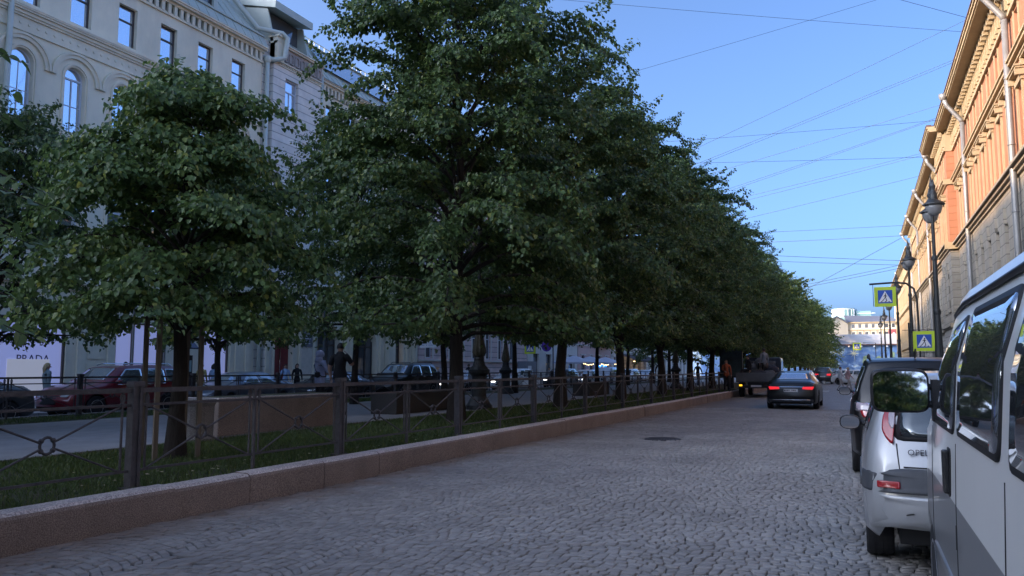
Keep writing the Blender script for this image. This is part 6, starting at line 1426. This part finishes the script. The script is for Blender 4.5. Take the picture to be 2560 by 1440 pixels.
def person(label, pos, rz, h, pose={}, shirt=None, legs=None, shoe=None, sleeve=None, hair='dark', hairlen=0, fat=1.0, group=None, hood=None, coat=0, loc=None):
    J = dict(BASE); J.update(pose); names = list(J); s = h / 1.77
    me = bpy.data.meshes.new("person"); me.from_pydata([J[k] for k in names], [(names.index(a), names.index(b)) for a, b, _ in BON], [])
    o = mkobj("person", me); o.modifiers.new("sk", 'SKIN'); o.modifiers.new("ss", 'SUBSURF').levels = 2
    o.modifiers["sk"].use_smooth_shade = True
    for i, k in enumerate(names):
        a, b = RAD[k]; f_ = fat if k in ('pelvis', 'waist', 'chest', 'ls', 'rs', 'le', 're', 'lp', 'rp') else 1
        if coat and k in ('pelvis', 'lp', 'rp'): f_ *= 1.15
        me.skin_vertices[0].data[i].radius = (a * f_, b * f_)
    me.skin_vertices[0].data[0].use_root = True
    dg = bpy.context.evaluated_depsgraph_get(); dg.update(); m2 = bpy.data.meshes.new_from_object(o.evaluated_get(dg)); o.modifiers.clear(); o.data = m2
    keys = ['shirt', 'skin', 'sleeve', 'legs', 'shoe']; ms = [shirt, M['skin'], sleeve or shirt, legs, shoe or M['blackp']]
    m2.materials.clear()
    for m_ in ms: m2.materials.append(m_)
    n = len(m2.polygons); c = np.zeros(n * 3); m2.polygons.foreach_get("center", c); c = c.reshape(-1, 3); best = np.full(n, 9.); idx = np.zeros(n, int)
    for a, b, k in BON:
        A = np.array(J[a]); B = np.array(J[b]); t = np.clip(((c - A) @ (B - A)) / ((B - A) @ (B - A)), 0, 1); rr_ = (1 - t) * RAD[a][0] + t * RAD[b][0]; d = np.linalg.norm(c - (A + t[:, None] * (B - A)), axis=1) / rr_
        kk = keys.index(k); u = d < best; best[u] = d[u]; idx[u] = kk
    idx[(idx == 3) & (c[:, 2] > .90)] = 0
    if coat: idx[(idx == 3) & (c[:, 2] > coat)] = 0
    if sleeve is M['skin']:
        for a, b in (('ls', 'le'), ('rs', 're')):
            A = np.array(J[a]); B = np.array(J[b]); t = ((c - A) @ (B - A)) / ((B - A) @ (B - A)); d = np.linalg.norm(c - (A + t[:, None] * (B - A)), axis=1); idx[(t > .72) & (t < 1.1) & (d < .09)] = 2
    m2.polygons.foreach_set("material_index", idx); m2.polygons.foreach_set("use_smooth", [True] * n)
    # face: nose, eyes, ears, mouth; five fingers on each hand; all islands of the same body mesh
    hb = Vector(J['head']); tp = Vector(J['top']); q = MB(); q.mi = 1
    q.tube([hb + Vector((.082, 0, .03)), hb + Vector((.103, 0, -.012)), hb + Vector((.085, 0, -.022))], [.008, .014, .008], 6)
    for sg in (-1, 1): q.lathe([(.0, -.01), (.018, -.006), (.022, .0), (.018, .006), (0, .01)], c=tuple(hb + Vector((0, sg * .083, -.0))), n=8, axis='y')
    q.mi = 4
    for sg in (-1, 1): q.box(hb.x + .076, hb.x + .086, hb.y + sg * .032 - .012, hb.y + sg * .032 + .012, hb.z + .018, hb.z + .028)
    q.box(hb.x + .07, hb.x + .085, hb.y - .022, hb.y + .022, hb.z - .05, hb.z - .043); q.mi = 1
    for wn, hn in (('lw', 'lh'), ('rw', 'rh')):
        W_ = Vector(J[wn]); H_ = Vector(J[hn]); d = (H_ - W_).normalized(); side = d.cross(Vector((0, 0, 1)));
        side = Vector((1, 0, 0)) if side.length < .3 else side.normalized(); nrm = d.cross(side).normalized()
        for j, (off, ln) in enumerate(((-.026, .058), (-.009, .068), (.009, .064), (.026, .05))):
            b0 = H_ + d * .015 + side * off; q.tube([b0, b0 + d * ln * .5 + nrm * .006, b0 + d * ln * .92 + nrm * .024], [.0095, .0085, .006], 5)
        b0 = H_ - d * .025 + side * -.03; q.tube([b0, b0 + side * -.022 + d * .02, b0 + side * -.03 + d * .045 + nrm * .01], [.011, .01, .007], 5)
    ob = q.build("x", ms); bm = bmesh.new(); bm.from_mesh(m2); bm.from_mesh(ob.data); bm.to_mesh(m2); bm.free(); bpy.data.objects.remove(ob)
    o.location = pos; o.rotation_euler = (0, 0, rz); o.scale = (s, s, s); tag(o, label, "person", group)
    hm = HAIR[hair]; q = MB(); n = 16; c0 = hb.lerp(tp, .45) + Vector((-.012, 0, .0))
    R0 = .112; rings = 9
    for k in range(rings):
        a = pi * k / (rings - 1) * (.60 if not hairlen else .62)
        for j in range(n):
            b = 2 * pi * j / n; fr = max(0, cos(b)); kk = a * (1 - .45 * fr) ; r_ = R0 * sin(kk) * (.92 + .08 * cos(2 * b)); q.v.append((c0.x + r_ * cos(b) * 1.02, c0.y + r_ * sin(b) * .88, c0.z - .01 + R0 * 1.0 * cos(kk)))
    for k in range(rings - 1):
        for j in range(n): a0 = k * n + j; a1 = k * n + (j + 1) % n; q.f.append((a0, a1, a1 + n, a0 + n)); q.m.append(0)
    if hairlen: q.tube([c0 + Vector((-.05, 0, .02)), c0 + Vector((-.085, 0, -.10)), c0 + Vector((-.09, 0, -.10 - hairlen))], [.09, .095, .06], 12, squash=.75)
    if hood:
        q2 = MB()
        for k in range(9):
            a = pi * k / 8 * .82
            for j in range(n): b = 2 * pi * j / n; fr = max(0, cos(b)); kk = a * (1 - .36 * fr); r_ = .135 * sin(kk); q2.v.append((c0.x - .015 + r_ * cos(b), c0.y + r_ * sin(b) * .95, c0.z - .0 + .135 * cos(kk)))
        for k in range(8):
            for j in range(n): a0 = k * n + j; a1 = k * n + (j + 1) % n; q2.f.append((a0, a1, a1 + n, a0 + n)); q2.m.append(0)
        q2.tube([tuple(Vector(J['neckb']) + Vector((-.03, 0, -.02))), tuple(Vector(J['neckb']) + Vector((-.03, 0, .06))), tuple(hb + Vector((-.06, 0, -.04)))], [.13, .115, .10], 12)
        q2.build("hood", hood, o, smooth=True)
    else: q.build("hair", hm, o, smooth=True)
    return o
def strap(o, a, b, m, r=.02, w_=.2):
    pass
wh = cloth("lavender_hoodie", (.42, .45, .62)); bk = cloth("black_cotton", (.012, .012, .014)); jn = cloth("blue_jeans", (.06, .075, .11)); gy = cloth("grey_cotton", (.22, .23, .25)); lb_ = cloth("light_blue_cotton", (.28, .42, .62)); kh = cloth("pale_trousers", (.34, .31, .29)); yl = cloth("faded_yellow", (.38, .32, .14)); pk_ = cloth("rose_shirt", (.42, .26, .26)); tealc = cloth("grey_green_jacket", (.20, .26, .27)); org = cloth("orange_vest", (.30, .075, .03))
HI = YN = None
p4 = person("person in a pale lavender hoodie, hood up, with a black crossbody strap", (-15.0, 20.6, KT - .03), radians(70), 1.80, dict(le=(.10, .24, 1.16), lw=(.33, .20, 1.08), lh=(.40, .19, 1.07), re=(.10, -.24, 1.15), rw=(.34, -.18, 1.12), rh=(.41, -.16, 1.12)), wh, bk, hood=wh, fat=1.12, coat=.78)
q2 = MB(); q2.tube([(.02, .17, 1.44), (.15, .10, 1.3), (.165, -.02, 1.15), (.11, -.15, 1.0), (-.05, -.18, 1.0), (-.155, -.05, 1.15), (-.15, .08, 1.32), (.0, .175, 1.45)], .02, 6, squash=.5); q2.build("bag_strap", M['black'], p4)
q2 = MB(); q2.lathe([(.02, -.09), (.08, -.06), (.08, .06), (.02, .09)], c=(-.14, -.08, 1.06), n=8); q2.build("crossbody_bag", M['black'], p4)
p5 = person("broad-shouldered man in a black t-shirt seen from behind, hand raised to his face", (-13.1, 18.9, KT - .03), radians(105), 1.98, dict(le=(.08, .30, 1.14), lw=(.10, .27, .92), lh=(.12, .26, .85), re=(.13, -.27, 1.20), rw=(.17, -.14, 1.43), rh=(.15, -.10, 1.50), lk=(.05, .12, .5), la=(.06, .13, .085), lt=(.2, .14, .03)), bk, jn, sleeve=M['skin'], fat=1.22)
PP = [
 ("blond woman in a grey-green jacket, left of the red crossover", (-24.9, 19.2, .1), 1.2, 1.68, dict(lw=(.30, .2, 1.22), lh=(.38, .18, 1.25), le=(.15, .24, 1.25)), tealc, kh, 'blond', .16),
 ("woman in yellow with dark hair, left of the pair by the parking meter", (-25.6, 26.9, .15), 1.8, 1.66, {}, yl, jn, 'dark', .1),
 ("person in a light blue top standing close beside the woman in yellow", (-25.2, 27.2, .15), 1.6, 1.66, {}, lb_, jn, 'dark', .06),
 ("woman in a pale blue top left of the pair before the red door", (-25.6, 32.4, .15), -.6, 1.66, {}, lb_, jn, 'dark', .2),
 ("woman in a dark jacket with a white scarf before the red door", (-25.6, 33.3, .15), -.6, 1.70, {}, bk, bk, 'dark', .22),
 ("dark-haired head showing above the red car's roof", (-25.5, 22.9, .15), -.3, 1.70, {}, gy, jn, 'dark', 0),
 ("balding man in a dark suit behind the black off-road car", (-25.6, 52.6, .15), 1.5, 1.80, {}, bk, bk, 'brown', 0),
 ("person raising an arm between the two ornate lamp bases", (-20.9, 43.3, .0), -1.9, 1.70, dict(le=(.1, .3, 1.5), lw=(.15, .3, 1.75), lh=(.15, .3, 1.82)), gy, bk, 'brown', .1),
 ("person standing by the open door of the white car", (-21.3, 57.4, 0), -1.2, 1.72, {}, gy, bk, 'dark', 0),
 ("man in a dark suit and white shirt under the cafe parasols", (-25.2, 84, .15), -1.0, 1.80, {}, bk, bk, 'dark', 0),
 ("dark figure with a backpack walking down the boulevard path", (-12.3, 54.3, KT - .03), 1.5, 1.84, WALK, bk, gy, 'dark', 0),
 ("person in a dark top with a red band beside the billboard", (-11.2, 62.0, KT - .03), 1.2, 1.74, WALK, bk, jn, 'dark', 0),
 ("person in a white top walking beside the billboard", (-10.2, 61.5, KT - .03), 1.6, 1.74, WALK, mat("white_cotton", (.5, .5, .52), .8), jn, 'dark', .1),
 ("worker in an orange vest standing between fence and truck", (-6.75, 45.9, .34), -1.2, 1.76, dict(re=(.12, -.24, 1.2), rw=(.3, -.15, 1.1), rh=(.37, -.13, 1.08)), org, bk, 'dark', 0),
 ("worker in a grey jacket sitting high on the truck load", (-5.0, 48.3, 1.02), 2.2, 1.72, dict(lk=(.36, .14, .92), rk=(.36, -.14, .92), la=(.44, .14, .5), ra=(.44, -.14, .5), lt=(.58, .14, .46), rt=(.58, -.14, .46)), gy, bk, 'brown', 0),
 ("worker in dark clothes sitting on the sacks nearest the tailgate", (-5.8, 47.6, .62), -2.4, 1.72, dict(lk=(.36, .14, .92), rk=(.36, -.14, .92), la=(.44, .14, .5), ra=(.44, -.14, .5), lt=(.58, .14, .46), rt=(.58, -.14, .46)), bk, bk, 'dark', 0),
 ("pedestrian in a white shirt crossing the street, left of the two", (-1.35, 62.9, 0), .2, 1.74, WALK, mat("white_cotton", (.5, .5, .52), .8), kh, 'brown', 0),
 ("pedestrian in a rose shirt crossing the street, right of the two", (-.85, 63.4, 0), .25, 1.72, WALK, pk_, kh, 'blond', 0)]
for (lb2, pos, rz, h_, pose, sh, lg, hr, hl_) in PP: person(lb2, pos, rz, h_, pose, sh, lg, hair=hr, hairlen=hl_)
